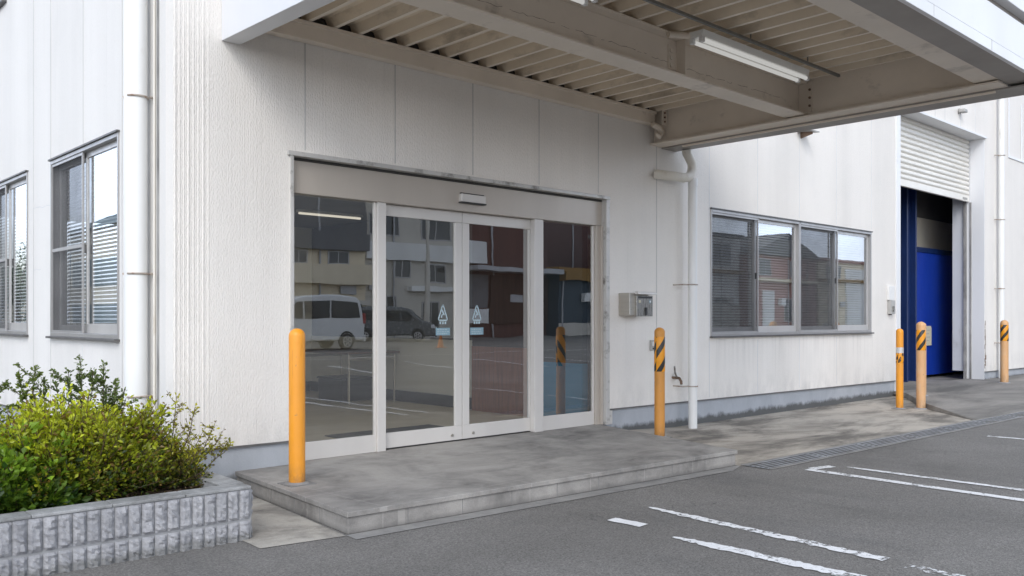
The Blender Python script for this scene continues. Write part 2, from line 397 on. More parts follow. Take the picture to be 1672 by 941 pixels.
# ------------------------------------------------------------------ ground
G=MB().quad((-220,-220,0),(260,-220,0),(260,220,0),(-220,220,0)).build('ground',m_asph); struct(G)
z=.004
struct(MB().quad((-.19,-1.70,z),(.32,-1.785,z),(.50,.05,z),(-.12,.05,z)).build('concrete_pad',m_pad))
apron=[(4.20,-2.03),(9.32,-2.20),(10.43,-1.10),(11.9,-.25),(12.24,.02),(4.62,.02)]
def apron_z(x,y): return .004+.075*max(0,min(1,1-(x-4.5)/1.5))*max(0,min(1,1+y/2.05))
am=MB(); na,nb_=48,12
def apron_front(x): 
    for (a,b) in zip(apron[:5],apron[1:5]):
        if a[0]<=x<=b[0]: return a[1]+(b[1]-a[1])*(x-a[0])/(b[0]-a[0])
    return .02
for i in range(na+1):
    x=4.20+(12.24-4.20)*i/na; yf=apron_front(x)
    for j in range(nb_+1): yy=yf+(.02-yf)*j/nb_; am.v.append((x,yy,apron_z(x,yy)))
for i in range(na):
    for j in range(nb_): a=i*(nb_+1)+j; am.f.append((a,a+nb_+1,a+nb_+2,a+1))
struct(am.build('concrete_apron',m_apron,fix=False,smooth=True))
struct(MB().quad((.32,-1.90,z),(3.95,-2.125,z),(4.20,-2.035,z),(4.20,-2.0,z),(.33,-1.77,z)).build('edging_strip',m_strip))
# ramp to the shutter bay: low wedge
rm=MB()
A=(9.32,-2.21); B=(10.43,-1.10); Cc=(11.9,-.25); D=(12.24,.02)
h=.085
rm.quad((A[0],A[1],.006),(B[0],B[1],.006),(B[0]+.03,B[1],h),(A[0]+.05,A[1]+.01,.02))
rm.quad((B[0],B[1],.006),(Cc[0],Cc[1],.006),(Cc[0]+.02,Cc[1],h),(B[0]+.03,B[1],h))
rm.quad((Cc[0],Cc[1],.006),(D[0],D[1],.006),(D[0],D[1]+.3,h),(Cc[0]+.02,Cc[1],h))
rm.quad((A[0]+.05,A[1]+.01,.02),(24,-2.62,.02),(24,-1.3,h),(B[0]+.03,B[1],h))
rm.quad((B[0]+.03,B[1],h),(24,-1.3,h),(24,-.25,h),(Cc[0]+.02,Cc[1],h))
rm.quad((Cc[0]+.02,Cc[1],h),(24,-.25,h),(24,.32,h),(D[0],D[1]+.3,h))
rm.quad((A[0],A[1],.006),(A[0]+.05,A[1]+.01,.02),(24,-2.62,.02),(24,-2.63,.006))
struct(rm.build('ramp',m_ramp,fix=False))
# platform
PL=[(.336,-1.777),(4.21,-2.003),(4.74,.13),(.49,.13)]
pin=[(.35,-1.762),(4.198,-1.988),(4.73,.13),(.505,.13)]
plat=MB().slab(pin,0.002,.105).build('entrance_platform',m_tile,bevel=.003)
tag(plat,'low grey stone tiled platform in front of the sliding glass doors','platform')
MB().slab(PL,.107,.14).build('nosing_slab',m_tile,plat,bevel=.004)
jm=MB()
def along(p,q,t): return (p[0]+(q[0]-p[0])*t,p[1]+(q[1]-p[1])*t)
for i in range(1,9):
    p=along(pin[0],pin[1],i/9.); MB().box(p[0]-.0025,p[0]+.0025,p[1]-.0015,p[1]+.01,.006,.103).build('riser_joint',m_grout,plat)
for i in range(1,5):
    p=along(pin[0],pin[3],i/5.); MB().box(p[0]-.0015,p[0]+.01,p[1]-.0025,p[1]+.0025,.006,.103).build('riser_joint',m_grout,plat)
# drain
dr=empty('drain_channel',(4.25,-2.17,0)); tag(dr,'long steel grated drain channel between concrete apron and asphalt','drain')
def drp(t,s): # t along x, s across 0..1
    return (4.24+t, -2.04-.0295*t-.265*s)
d0=drp(0,0);d1=drp(16,0);d2=drp(16,1);d3=drp(0,1)
MB().quad((*d3,.006),(*d2,.006),(*d1,.006),(*d0,.006)).build('channel',m_dark,dr)
ed=MB()
for s0,s1 in ((-.10,.04),(.96,1.06)):
    a,b,c,d=drp(0,s0),drp(16,s0),drp(16,s1),drp(0,s1)
    ed.hexa([(*d,.005),(*c,.005),(*b,.005),(*a,.005)],[(*d,.010),(*c,.010),(*b,.010),(*a,.010)])
ed.build('channel_edge',m_strip,dr)
for k in range(16):
    gm=MB()
    for s0 in (.06,.25,.44,.63,.82):
        a,b,c,d=drp(k+.01,s0),drp(k+.985,s0),drp(k+.985,s0+.085),drp(k+.01,s0+.085)
        gm.hexa([(*d,.0072),(*c,.0072),(*b,.0072),(*a,.0072)],[(*d,.009),(*c,.009),(*b,.009),(*a,.009)])
    for t in (.0,.965):
        a,b,c,d=drp(k+t,.07),drp(k+t+.02,.07),drp(k+t+.02,.95),drp(k+t,.95)
        gm.hexa([(*d,.0065),(*c,.0065),(*b,.0065),(*a,.0065)],[(*d,.0070),(*c,.0070),(*b,.0070),(*a,.0070)])
    gm.build('grate',m_grate,dr)
# painted lines with ragged edges
def ragged(name, p, q, w, mat, rag=.012, zz=.005, step=.03, taper=0):
    P=Vector((*p,0)); Q=Vector((*q,0)); L=(Q-P).length; t=(Q-P)/L; n_=Vector((-t.y,t.x,0)); k=max(2,int(L/step)); m=MB(); rows=[]
    for i in range(k+1):
        s=i/k*L; ww=w*.5
        if taper and s<taper: ww*=.35+.65*s/taper
        c=P+t*s
        a=c+n_*(ww+random.uniform(-rag,rag)); b=c-n_*(ww+random.uniform(-rag,rag)); rows.append((a,b))
    for (a,b),(c,d) in zip(rows,rows[1:]): m.quad((b.x,b.y,zz),(d.x,d.y,zz),(c.x,c.y,zz),(a.x,a.y,zz))
    o=m.build(name,mat); struct(o); return o
ragged('parking_line',(4.475,-2.52),(4.25,-9.5),.098,m_line,.004)
ragged('parking_line',(4.53,-2.53),(4.78,-2.60),.085,m_line,.006,.0052)
ragged('parking_line',(4.84,-2.70),(4.78,-9.5),.075,m_line,.008,taper=.2)
ragged('parking_line',(2.275,-2.53),(2.17,-4.22),.085,m_line,.013,taper=.35)
ragged('parking_line',(2.135,-4.35),(2.06,-9.5),.08,m_line_old,.02)
ragged('parking_line',(1.735,-3.14),(1.80,-9.5),.10,m_line,.012,taper=.3)
ragged('parking_line',(1.815,-2.585),(1.835,-2.84),.10,m_line,.006)
ragged('parking_line',(7.9,-2.82),(8.1,-6),.075,m_line_old,.008)
# lots of bays farther off, seen in the glass
for i in range(7):
    x=9+i*2.6
    ragged('parking_line',(x,-10),(x+1.2,-14.5),.1,m_line,.008,step=.12)
ragged('parking_line',(4,-17.5),(60,-19.5),.13,m_line,.012,step=.25)

# ------------------------------------------------------------------ building
BL=empty('factory_building',(6,0,0))
tag(BL,'white stucco factory building with glass entrance, sliding windows and a roller shutter bay','building')
def zb(t): return .335-.006*t
def wall_grid(m, us, zs, holes, pt, thick, zbot):
    # pt(u, d, z): point at along-u, depth d (0 = outer face)
    def cell(i,j):
        uc=(us[i]+us[i+1])/2; zc=(zs[j]+zs[j+1])/2
        return not any(a<uc<b and c<zc<d for a,b,c,d in holes)
    Z=lambda j,u: zbot(u) if j==0 else zs[j]
    for i in range(len(us)-1):
        for j in range(len(zs)-1):
            if not cell(i,j): continue
            a,b=us[i],us[i+1]
            for d in (0,thick):
                m.quad(pt(a,d,Z(j,a)),pt(b,d,Z(j,b)),pt(b,d,zs[j+1]),pt(a,d,zs[j+1]))
            for di,dj in ((-1,0),(1,0),(0,-1),(0,1)):
                ii,jj=i+di,j+dj
                if 0<=ii<len(us)-1 and 0<=jj<len(zs)-1 and cell(ii,jj): continue
                if di: u=us[i] if di<0 else us[i+1]; m.quad(pt(u,0,Z(j,u)),pt(u,thick,Z(j,u)),pt(u,thick,zs[j+1]),pt(u,0,zs[j+1]))
                else:
                    jz=j if dj<0 else j+1; m.quad(pt(a,0,Z(jz,a)),pt(b,0,Z(jz,b)),pt(b,thick,Z(jz,b)),pt(a,thick,Z(jz,a)))
    # weld
    return m
def weld(o):
    bm=bmesh.new(); bm.from_mesh(o.data); bmesh.ops.remove_doubles(bm,verts=bm.verts,dist=1e-4); bmesh.ops.recalc_face_normals(bm,faces=bm.faces); bm.to_mesh(o.data); bm.free()
DX0,DX1,DZ=.936,4.774,2.61
WX0,WXm,WX1,WZ0,WZ1=6.743,8.933,11.191,1.078,2.67
BX0,BX1,BZ=12.24,16.184,4.88
H=7.5
holes=[(DX0,DX1,-1,DZ),(WX0,WX1,WZ0,WZ1),(BX0,BX1,-1,BZ)]
fw=wall_grid(MB(),[0,DX0,DX1,WX0,WX1,BX0,BX1,30],[0,WZ0,DZ,WZ1,BZ,H],holes,lambda u,d,z:(u,d,z),.14,zb).build('front_wall',m_front,BL); weld(fw)
SW=[(1.097,2.953,1.135,2.822),(3.762,5.55,1.135,2.822),(4.62,6.4,4.83,6.3)]
sw=wall_grid(MB(),[.14,1.097,2.953,3.762,4.62,5.55,6.4,14],[0,1.135,2.822,4.83,6.3,H],SW,lambda u,d,z:(d,u,z),.14,lambda u:.335).build('side_wall',m_side,BL); weld(sw)
pl=MB()
for a,b in ((.02,DX0),(DX1,BX0),(BX1,30)):
    pl=MB(); pl.hexa([(a,.018,-.2),(b,.018,-.2),(b,.16,-.2),(a,.16,-.2)],[(a,.018,zb(a)-.004),(b,.018,zb(b)-.004),(b,.16,zb(b)-.004),(a,.16,zb(a)-.004)]); pl.build('plinth',m_plinth,BL)
MB().hexa([(.018,.161,-.2),(.16,.161,-.2),(.16,14,-.2),(.018,14,-.2)],[(.018,.161,.331),(.16,.161,.331),(.16,14,.331),(.018,14,.331)]).build('plinth',m_plinth,BL)
fl=MB()
for a,b in ((-.006,DX0-.002),(DX1+.032,BX0-.15),(BX1+.002,30)):
    fl.hexa([(a,-.007,zb(a)-.012),(b,-.007,zb(b)-.012),(b,.017,zb(b)-.012),(a,.017,zb(a)-.012)],[(a,-.007,zb(a)+.003),(b,-.007,zb(b)+.003),(b,.017,zb(b)+.003),(a,.017,zb(a)+.003)])
fl.box(-.007,.017,.02,14,.323,.338)
fl.build('drip_flashing',m_flash,BL)
# roof slab against light leaks, left off over the lobby for daylight
MB().box(9.2,29.9,.02,13.9,H-.2,H-.02).build('roof',m_ceil,BL)
# panel joints
jb=MB()
for x in (1.067,1.95,2.844,3.725,4.633): jb.box(x-.006,x+.006,-.002,.004,2.66,H-.02)
jb.build('panel_joint',m_joint,BL); jb=MB(); x=5.654; jb.box(x-.006,x+.006,-.002,.004,.32,H-.02)
jb.build('panel_joint',m_joint,BL)
jb=MB()
for x in (6.717,):
    jb.box(x-.005,x+.005,-.002,.004,.32,H-.02)
for x in (7.836,8.933,10.044):
    jb.box(x-.005,x+.005,-.002,.004,2.72,H-.02); jb.box(x-.005,x+.005,-.002,.004,.32,1.02)
for x in (11.21,): jb.box(x-.004,x+.004,-.002,.004,2.72,H-.02)
for x in (17.3,18.6,20,21.4): jb.box(x-.005,x+.005,-.002,.004,.3,H-.02)
for x in (13.1,13.75,14.2,14.95,15.7): jb.box(x-.005,x+.005,-.002,.004,BZ+.03,H-.02)
jb.box(-.002,.004,2.02,2.028,.34,1.06)
jb.build('panel_joint',m_joint_w,BL)
jb=MB()
for y in (3.56,1.03,2.97): jb.box(-.0025,.004,y-.006,y+.006,.34,H-.02)
jb.box(-.0025,.004,2.0,2.008,2.86,H-.02)
jb.build('panel_joint',m_joint,BL)
# vertical ribs at the corner
rb=MB()
for i,x in enumerate((.012,.045,.078,.112,.150,.186,.222,.262)):
    r=.006 if i%3 else .009
    rb.prism([(x-r,.002),(x-r*.6,-r*.55),(x+r*.6,-r*.55),(x+r,.002)],.345,H-.02)
rb.build('corner_rib',m_front,BL,bevel=.0015)
# dark grey strip on the side wall behind pipe
MB().box(-.004,.004,.262,.300,.345,H-.02).build('corner_seam',m_seamg,BL)
# crack / old patch marks on the side wall
for (y0,z0,y1,z1) in ((3.6,2.42,2.98,2.40),(3.58,1.80,3.30,1.79)):
    P=[(y0+(y1-y0)*t,z0+(z1-z0)*t+random.uniform(-.008,.008)) for t in [i/9 for i in range(10)]]
    ck=MB()
    for i,(a,b) in enumerate(zip(P,P[1:])):
        ck.quad((-.0015,a[0],a[1]),(-.0015,b[0],b[1]),(-.0015,b[0],b[1]+.005),(-.0015,a[0],a[1]+.005))
    ck.build('crack',m_joint_w,BL)

# ---- windows: generic sliding unit
def sliding_window(pt, a0, a1, z0, z1, screen_low, stain=True, blinds=True, crossbar=None, name='window'):
    """a0..a1 along the wall in photo left->right order; out>0 is towards the viewer. pt(a,out,z)."""
    def bx(m, a, b, o0, o1, c, d):
        p=[pt(a,o0,c),pt(b,o0,c),pt(b,o1,c),pt(a,o1,c)]; q=[pt(a,o0,d),pt(b,o0,d),pt(b,o1,d),pt(a,o1,d)]; m.hexa(p,q)
    s=1 if a1>a0 else -1
    f=MB(); t=.024*s
    bx(f,a0,a0+t,-.09,.012,z0,z1); bx(f,a1-t,a1,-.09,.012,z0,z1)
    bx(f,a0+t,a1-t,-.09,.014,z1-.035,z1); bx(f,a0+t,a1-t,-.09,.012,z0,z0+.035)
    F=f.build(name,m_wframe,BL,bevel=.002)
    mid=(a0+a1)/2
    # outer drip head + sill
    h=MB(); bx(h,a0-.012*s,a1+.012*s,-.01,.03,z1+.001,z1+.016); h.build('head_flashing',m_wframe_d,F)
    h=MB(); bx(h,a0-.015*s,a1+.015*s,-.03,.05,z0-.022,z0-.001); h.build('sill',m_wframe_d,F,bevel=.002)
    def sash(a,b,o,name,mat,low=.07):
        m=MB(); w=.034*s
        bx(m,a,a+w,o-.022,o,z0+.036,z1-.036); bx(m,b-w,b,o-.022,o,z0+.036,z1-.036)
        bx(m,a+w,b-w,o-.022,o,z1-.086,z1-.036); bx(m,a+w,b-w,o-.022,o,z0+.036,z0+.036+low)
        S=m.build(name,m_wsash,F,bevel=.0015); 
        return S,(a+w,b-w,z0+.036+low,z1-.086)
    S1,r1=sash(a0+t,mid+.02*s,-.062,'sash',m_wframe)
    S2,r2=sash(mid-.02*s,a1-t,-.034,'sash',m_wframe,.085)
    for r,o in ((r1,-.073),(r2,-.045)):
        MB().quad(pt(r[0],o,r[2]),pt(r[1],o,r[2]),pt(r[1],o,r[3]),pt(r[0],o,r[3])).build('pane',m_wglass,F,fix=False)
    # insect screen outside the left half
    m=MB(); a,b=a0+t*.6,mid+.015*s; w=.020*s
    bx(m,a,a+w,-.012,.004,z0+.02,z1-.03); bx(m,b-w,b,-.012,.006,z0+.02,z1-.03); bx(m,a+w,b-w,-.012,.004,z1-.062,z1-.03); bx(m,a+w,b-w,-.012,.004,z0+.02,z0+.055)
    if crossbar: bx(m,a+w,b-w,-.010,.003,crossbar-.016,crossbar+.016)
    m.build('screen_frame',m_wframe,F,bevel=.0015)
    MB().quad(pt(a+w,-.007,z0+.055),pt(b-w,-.007,z0+.055),pt(b-w,-.007,z1-.062),pt(a+w,-.007,z1-.062)).build('insect_screen',m_screen,F,fix=False)
    m=MB(); bx(m,mid-.012*s,mid+.006*s,-.034,-.012,z0+.75,z0+.83); m.build('latch',m_wframe_d,F)
    # blinds
    if blinds:
        m=MB(); k=int((z1-z0-.1)/.036)
        for i in range(k):
            zz=z0+.06+i*.036; p,q=a0+t*1.3,a1-t*1.3
            m.quad(pt(p,-.125,zz),pt(q,-.125,zz),pt(q,-.145,zz+.027),pt(p,-.145,zz+.027))
        for a in (.08,.3,.55,.8,.93):
            aa=a0+(a1-a0)*a; bx(m,aa-.002,aa+.002,-.129,-.127,z0+.05,z1-.05)
        m.build('blind',m_blind,F,fix=False)
    return F
front=lambda a,o,z:(a,-o,z)
side=lambda a,o,z:(-o,a,z)
sliding_window(front,WX0,WXm-.004,WZ0,WZ1,True)
sliding_window(front,WXm+.004,WX1,WZ0,WZ1,True)
sliding_window(side,2.953,1.097,1.135,2.822,True,crossbar=1.955)
sliding_window(side,5.55,3.762,1.135,2.822,True,crossbar=1.955)
sliding_window(side,6.4,4.62,4.83,6.3,True)

# ---- entrance
trim=MB()
trim.box(DX0-.004,DX0+.024,-.016,.10,.14,DZ); trim.box(DX1-.024,DX1+.03,-.016,.105,.14,DZ)
trim.box(DX0-.03,DX1+.03,-.026,.05,DZ-.008,DZ+.028)
DF=trim.build('door_frame',m_trim,BL,bevel=.002)
MB().box(DX1-.05,DX1-.026,.03,.14,.14,2.316).box(DX1-.11,DX1-.0505,.06,.14,.141,2.316).build('jamb_liner',m_alu,DF,bevel=.002)
MB().box(DX0+.026,DX0+.06,.06,.14,.141,2.316).build('jamb_liner',m_alu,DF,bevel=.002)
MB().box(DX0+.025,DX1-.025,.051,.20,DZ-.029,DZ-.009).build('shadow_gap',m_dark,DF)
MB().box(DX0+.025,DX1-.025,.055,.20,2.318,DZ-.03).build('header_box',m_alu,DF,bevel=.003)
sn=MB().box(2.72,3.02,.012,.058,2.40,2.475).build('door_sensor',m_alu_lt,DF,bevel=.006)
MB().box(2.715,3.025,.008,.0585,2.388,2.399).box(2.73,3.01,.03,.0585,2.476,2.486).build('sensor_lens',m_black,DF)
MB().box(DX1+.0,DX1+.09,-.003,.02,.14,zb(4.8)-.014).build('jamb_base',m_trim,DF,bevel=.002)
# mullions
MB().box(1.813,1.899,.062,.128,.141,2.316).build('mullion',m_alu_lt,DF,bevel=.003)
MB().box(3.727,3.852,.062,.128,.141,2.316).build('mullion',m_alu_lt,DF,bevel=.003)
MB().box(1.899,3.727,.128,.20,.1405,.146).build('threshold',m_dark,DF)
def sidelight(x0,x1):
    m=MB().box(x0,x1,.085,.115,.1415,.29)
    m.box(x0,x0+.022,.085,.115,.29,2.317).box(x1-.022,x1,.085,.115,.29,2.317)
    o=m.build('sidelight',m_alu_lt,BL,bevel=.0025)
    MB().quad((x0+.02,.1,.289),(x1-.02,.1,.289),(x1-.02,.1,2.318),(x0+.02,.1,2.318)).build('pane',m_glass,o,fix=False)
    return o
sidelight(DX0+.061,1.812); sidelight(3.853,DX1-.112)
def leaf(x0,x1,stile_at,lock,sx):
    y0,y1=.132,.162
    m=MB().box(x0,x1,y0,y1,.152,.285).box(x0,x1,y0,y1,2.215,2.314)
    wl=.085 if stile_at=='l' else .02; wr=.085 if stile_at=='r' else .02
    m.box(x0,x0+wl,y0,y1,.286,2.214).box(x1-wr,x1,y0,y1,.286,2.214)
    o=m.build('sliding_door',m_alu_lt,BL,bevel=.0025)
    MB().quad((x0+.015,.147,.284),(x1-.015,.147,.284),(x1-.015,.147,2.216),(x0+.015,.147,2.216)).build('pane',m_glass,o,fix=False)
    MB().tube([(lock,.131,.20),(lock,.122,.20)],.014,14).build('lock',m_steel,o)
    # emblem: a peaked badge outline with three small drops under it
    st=MB(); Y=.1455
    def line(pts,w):
        for a,b in zip(pts,pts[1:]):
            d=Vector((b[0]-a[0],b[1]-a[1])).normalized(); n_=Vector((-d.y,d.x))*w*.5
            st.quad((a[0]-n_.x,Y,a[1]-n_.y),(b[0]-n_.x,Y,b[1]-n_.y),(b[0]+n_.x,Y,b[1]+n_.y),(a[0]+n_.x,Y,a[1]+n_.y))
    c=sx; 
    line([(c-.052,1.30),(c-.028,1.36),(c-.014,1.405),(c,1.43),(c+.014,1.405),(c+.028,1.36),(c+.052,1.30),(c+.045,1.285),(c-.045,1.285),(c-.052,1.30)],.014)
    line([(c-.012,1.385),(c+.016,1.335)],.016); line([(c-.006,1.345),(c-.02,1.31)],.012)
    for dx in (-.03,0,.03): line([(c+dx-.01,1.262),(c+dx+.01,1.262)],.024)
    st.build('emblem_sticker',m_sticker,o,fix=False)
    st=MB(); Y=.1455
    st.quad((c-.085,Y,1.145),(c+.085,Y,1.145),(c+.085,Y,1.215),(c-.085,Y,1.215)); st.build('label_sticker',m_sticker2,o,fix=False)
    st=MB(); Y=.1445
    for zz in (1.198,1.178,1.160):
        q=c-.068
        while q<c+.055:
            w=random.uniform(.012,.03); line([(q,zz),(min(q+w,c+.07),zz)],.008); q+=w+.008
    st.build('label_print',m_sticker,o,fix=False)
    return o
leaf(1.90,2.822,'r',2.70,2.60); leaf(2.828,3.735,'l',2.96,3.02)
MB().box(2.8225,2.8275,.14,.15,.16,2.30).build('door_seal',m_black,DF)

# ---- rooms behind the glass
MB().box(.145,12.2,.205,6.2,.10,.138).build('interior_floor',m_roomfloor,BL)
MB().box(.145,12.2,2.7,6.2,2.75,2.82).box(.145,.4,.145,2.7,2.75,2.82).box(4.6,12.2,.145,2.7,2.75,2.82).box(.4,4.6,.145,.3,2.75,2.82).build('interior_ceiling',m_ceil,BL)  # unseen opening added near the front to let daylight into the lobby
MB().box(.145,5.2,6.2,6.3,2.83,3.0).box(5.1,5.2,.145,6.2,2.83,3.0).build('added_light_shaft',m_room,BL)  # unseen low kerb of the added opening that lights the lobby
iw=MB().box(2.6,6.0,6.2,6.3,.1,2.75).box(7.6,12.2,6.2,6.3,.1,2.75).box(6.0,7.6,6.2,6.3,.1,1.5).box(6.0,7.6,6.2,6.3,2.45,2.75).box(.145,2.6,6.2,6.3,2.6,2.75).box(4.72,4.80,2.15,6.2,.139,1.02).box(12.18,12.235,.145,6.2,.139,2.75)  # left end of the back wall left open, unseen, to brighten the lobby
iw.build('interior_wall',m_room,BL)
MB().box(4.73,4.79,2.16,6.19,1.021,2.74).build('shaded_partition',m_ceil2,BL)  # upper partition coloured dark to paint in the dim upper lobby
MB().box(4.70,4.719,2.2,6.19,.139,.29).box(.15,4.69,6.18,6.199,.139,.29).build('skirting',m_base,BL)
MB().box(4.66,4.76,1.12,2.149,.139,.95).build('wood_panel',m_wood,BL)
MB().box(4.67,4.76,1.12,2.149,.951,2.75).build('shaded_wood_panel',m_wood2,BL)  # darker copy of the wood, shade put into the colour
MB().box(4.64,4.74,.25,1.119,.139,.80).build('blue_panel',m_bluepanel,BL)
MB().box(4.65,4.74,.25,1.119,.801,2.75).build('shaded_panel',m_blueshade,BL)  # dark upper part above the blue panel, its shade is in the colour
MB().box(4.80,12.17,2.6,2.66,.139,2.75).build('interior_wall',m_baywall,BL)
lc=empty('ceiling_lamp',(3.8,4.1,2.74)); tag(lc,'lit strip lamp on the lobby ceiling seen through the left glass panel','lamp')
MB().box(-.5,.5,-.04,.04,-.03,.008).build('housing',m_lampbody,lc,local=True,bevel=.004)
MB().tube([(-.48,0,-.045),(.48,0,-.045)],.014,12).build('tube',m_lit,lc,local=True,smooth=True)
mt=MB().box(2.02,3.32,.78,1.29,.1385,.15).build('door_mat',m_mat,bevel=.004); tag(mt,'dark rectangular door mat on the lobby floor behind the glass doors','mat')
tb=empty('folding_table',(4.25,4.45,.138)); tag(tb,'brown topped folding table standing in the lobby behind the left glass panel','table')
MB().box(-.42,.42,-.75,.75,.68,.71).build('table_top',m_tabletop,tb,local=True,bevel=.004)
for sx in (-.37,.37):
    for sy in (-.68,.68): MB().tube([(sx,sy,0),(sx,sy,.68)],.016,10).build('leg',m_steel,tb,local=True)
MB().box(-.37,.37,-.69,-.67,.60,.64).box(-.37,.37,.67,.69,.60,.64).build('rail',m_steel,tb,local=True)
bxo=MB().box(-.25,.25,-.3,.35,0,.30).box(-.27,.27,-.32,.37,.301,.33).build('storage_box',m_black,loc=(4.3,4.5,.1385),bevel=.015); tag(bxo,'black lidded storage box under the folding table in the lobby','box')
# ---- shutter bay
y0=.30
sh=MB()
zz=3.64+.12; prof=[]
k=12; pit=(BZ-zz)/k
for i in range(k):
    a=zz+i*pit
    for s,dy in ((0.02,0),(.12,-.022),(.3,-.034),(.6,-.034),(.86,-.02),(.96,0)): prof.append((a+pit*s,y0+dy))
for (a,b) in zip(prof,prof[1:]): sh.quad((BX0+.06,a[1],a[0]),(BX1-.03,a[1],a[0]),(BX1-.03,b[1],b[0]),(BX0+.06,b[1],b[0]))
SH=sh.build('roller_shutter',m_shutter,BL,fix=False)
MB().box(BX0+.06,BX1-.03,y0-.035,y0+.02,3.63,3.755).build('bottom_bar',m_shutter,SH,bevel=.006)
MB().box(BX1-.38,BX1-.16,y0-.042,y0-.036,3.66,3.70).build('pull_handle',m_greypl,SH)
MB().box(BX1-.06,BX1-.002,y0+.021,y0+.07,.02,BZ-.01).box(BX1-.03,BX1-.002,y0-.07,y0-.036,.02,3.62).build('guide_rail',m_seamg,SH,bevel=.003)
MB().box(BX0+.002,BX0+.07,y0+.021,y0+.10,.02,BZ-.01).build('guide_rail',m_wframe,SH,bevel=.003)
MB().quad((BX1+.002,.0,zb(16)),(BX1+.002,y0+.3,zb(16)),(BX1+.002,y0+.3,BZ),(BX1+.002,0,BZ)).build('bay_jamb',m_jamb,BL)
jm=MB().box(BX1-.014,BX1+.001,-.004,y0+.02,.02,BZ-.005).box(BX0,BX1,-.004,y0+.02,BZ-.018,BZ-.001)
jm.build('bay_lining',m_fascia,BL)
MB().box(BX0-.14,BX0+.012,-.022,.2,.03,H-.02).build('bay_corner_trim',m_fascia,BL,bevel=.003)
MB().box(BX0-.02,BX1+.03,-.045,-.005,BZ-.02,BZ+.015).build('bay_head_flashing',m_fascia,BL,bevel=.003)
stn=MB(); rs=random.Random(4); zz=.30
while zz<1.25:
    wd=rs.uniform(.02,.07); xo=BX1+.03+rs.uniform(-.015,.02); stn.quad((xo,-.0015,zz),(xo+wd,-.0015,zz),(xo+wd*rs.uniform(.7,1.1),-.0015,zz+.09),(xo+rs.uniform(-.01,.01),-.0015,zz+.09)); zz+=rs.uniform(.05,.1)
stn.build('rust_stain',m_stain,BL,fix=False)
br=MB()
br.quad((BX0,.35,.07),(29,.35,.07),(29,9,.07),(BX0,9,.07)); br.build('bay_floor',m_ramp,BL,fix=False)
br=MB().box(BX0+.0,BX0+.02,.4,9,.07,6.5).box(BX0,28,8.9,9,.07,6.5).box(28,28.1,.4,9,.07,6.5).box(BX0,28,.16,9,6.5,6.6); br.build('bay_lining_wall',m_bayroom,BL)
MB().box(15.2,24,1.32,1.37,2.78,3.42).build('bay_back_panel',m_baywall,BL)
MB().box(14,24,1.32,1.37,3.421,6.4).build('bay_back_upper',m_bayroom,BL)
bd=MB().box(15.02,20,1.02,1.08,.13,2.64).build('blue_steel_door',m_blue,BL,bevel=.004)
MB().box(15.02,20,1.0,1.09,2.641,2.74).build('door_rail',m_blue_dk,bd)
MB().box(15.09,15.13,.985,1.019,1.45,1.70).build('door_handle',m_steel,bd)
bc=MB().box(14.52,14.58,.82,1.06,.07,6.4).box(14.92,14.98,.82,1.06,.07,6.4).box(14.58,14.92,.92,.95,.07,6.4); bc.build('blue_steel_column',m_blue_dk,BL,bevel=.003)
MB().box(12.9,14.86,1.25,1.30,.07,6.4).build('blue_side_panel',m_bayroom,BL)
nt=MB().prism([(-.22,0),(.22,0),(.22,.36),(.17,.40),(-.17,.40),(-.22,.36)],-.006,.006,'y').build('paper_notice',m_sign,loc=(15.93,1.005,.74)); tag(nt,'cream paper notice hung on the blue door inside the shutter bay','notice')
nl=MB()
for i in range(4): nl.quad((-.17,-.0075,.32-i*.07),(.14-.05*(i%2),-.0075,.32-i*.07),(.14-.05*(i%2),-.0075,.305-i*.07),(-.17,-.0075,.305-i*.07))
nl.build('print_lines',m_greypl,nt,local=True,fix=False)
# upper blank shutter panel on the far wall
MB().box(17.55,17.6,-.02,-.0025,4.66,5.9).box(17.6,21,-.02,-.0025,4.66,4.71).box(18.35,18.39,-.018,-.0025,4.71,5.9).build('blank_panel_frame',m_fascia,BL,bevel=.003)

# ------------------------------------------------------------------ canopy
CN=empty('entrance_canopy',(3,-2,3.3)); tag(CN,'large white steel canopy with corrugated underside over the glass entrance','canopy')
YF=-3.95
# left side beam + fascia
MB().hexa([(.44,YF+.03,3.38),(.60,YF+.03,3.38),(.51,-.002,3.39),(.362,-.002,3.39)],[(.44,YF+.03,4.0),(.60,YF+.03,4.0),(.51,-.002,4.0),(.362,-.002,4.0)]).build('side_fascia',m_fascia,CN,bevel=.004)
# wall beam (channel)
MB().box(.52,5.5,-.10,-.004,3.52,3.66).build('wall_beam',m_beam,CN,bevel=.003)
MB().box(.52,5.5,-.125,-.101,3.635,3.662).build('beam_lip',m_beam,CN)
MB().box(.52,5.5,-.03,-.006,3.664,3.795).build('deck_end_shade',m_dark,CN)  # dark strip painting the shade inside the open deck ends
# mid beam I section along x
def ibeam_x(x0,x1,yc,w,zb_,zt,name,mat):
    m=MB().box(x0,x1,yc-w/2,yc+w/2,zb_,zb_+.016).box(x0,x1,yc-w/2,yc+w/2,zt-.016,zt).box(x0,x1,yc-.006,yc+.006,zb_+.016,zt-.016)
    return m.build(name,mat,CN,bevel=.002)
mb=ibeam_x(.6,5.598,-1.82,.215,3.33,3.665,'cross_beam',m_beam)
st=MB()
for x in (3.55,): st.box(x-.006,x+.006,-1.925,-1.828,3.346,3.649); st.box(x-.006,x+.006,-1.812,-1.715,3.346,3.649)
for x in (3.55,): st.box(x-.12,x+.12,-1.835,-1.8265,3.40,3.60)
for zz in (3.43,3.49,3.55):
    for x in (3.46,3.64): st.box(x-.014,x+.014,-1.848,-1.836,zz-.014,zz+.014)
st.build('stiffener',m_beam,mb)
ck=MB(); 
xx=.9; z_=3.455
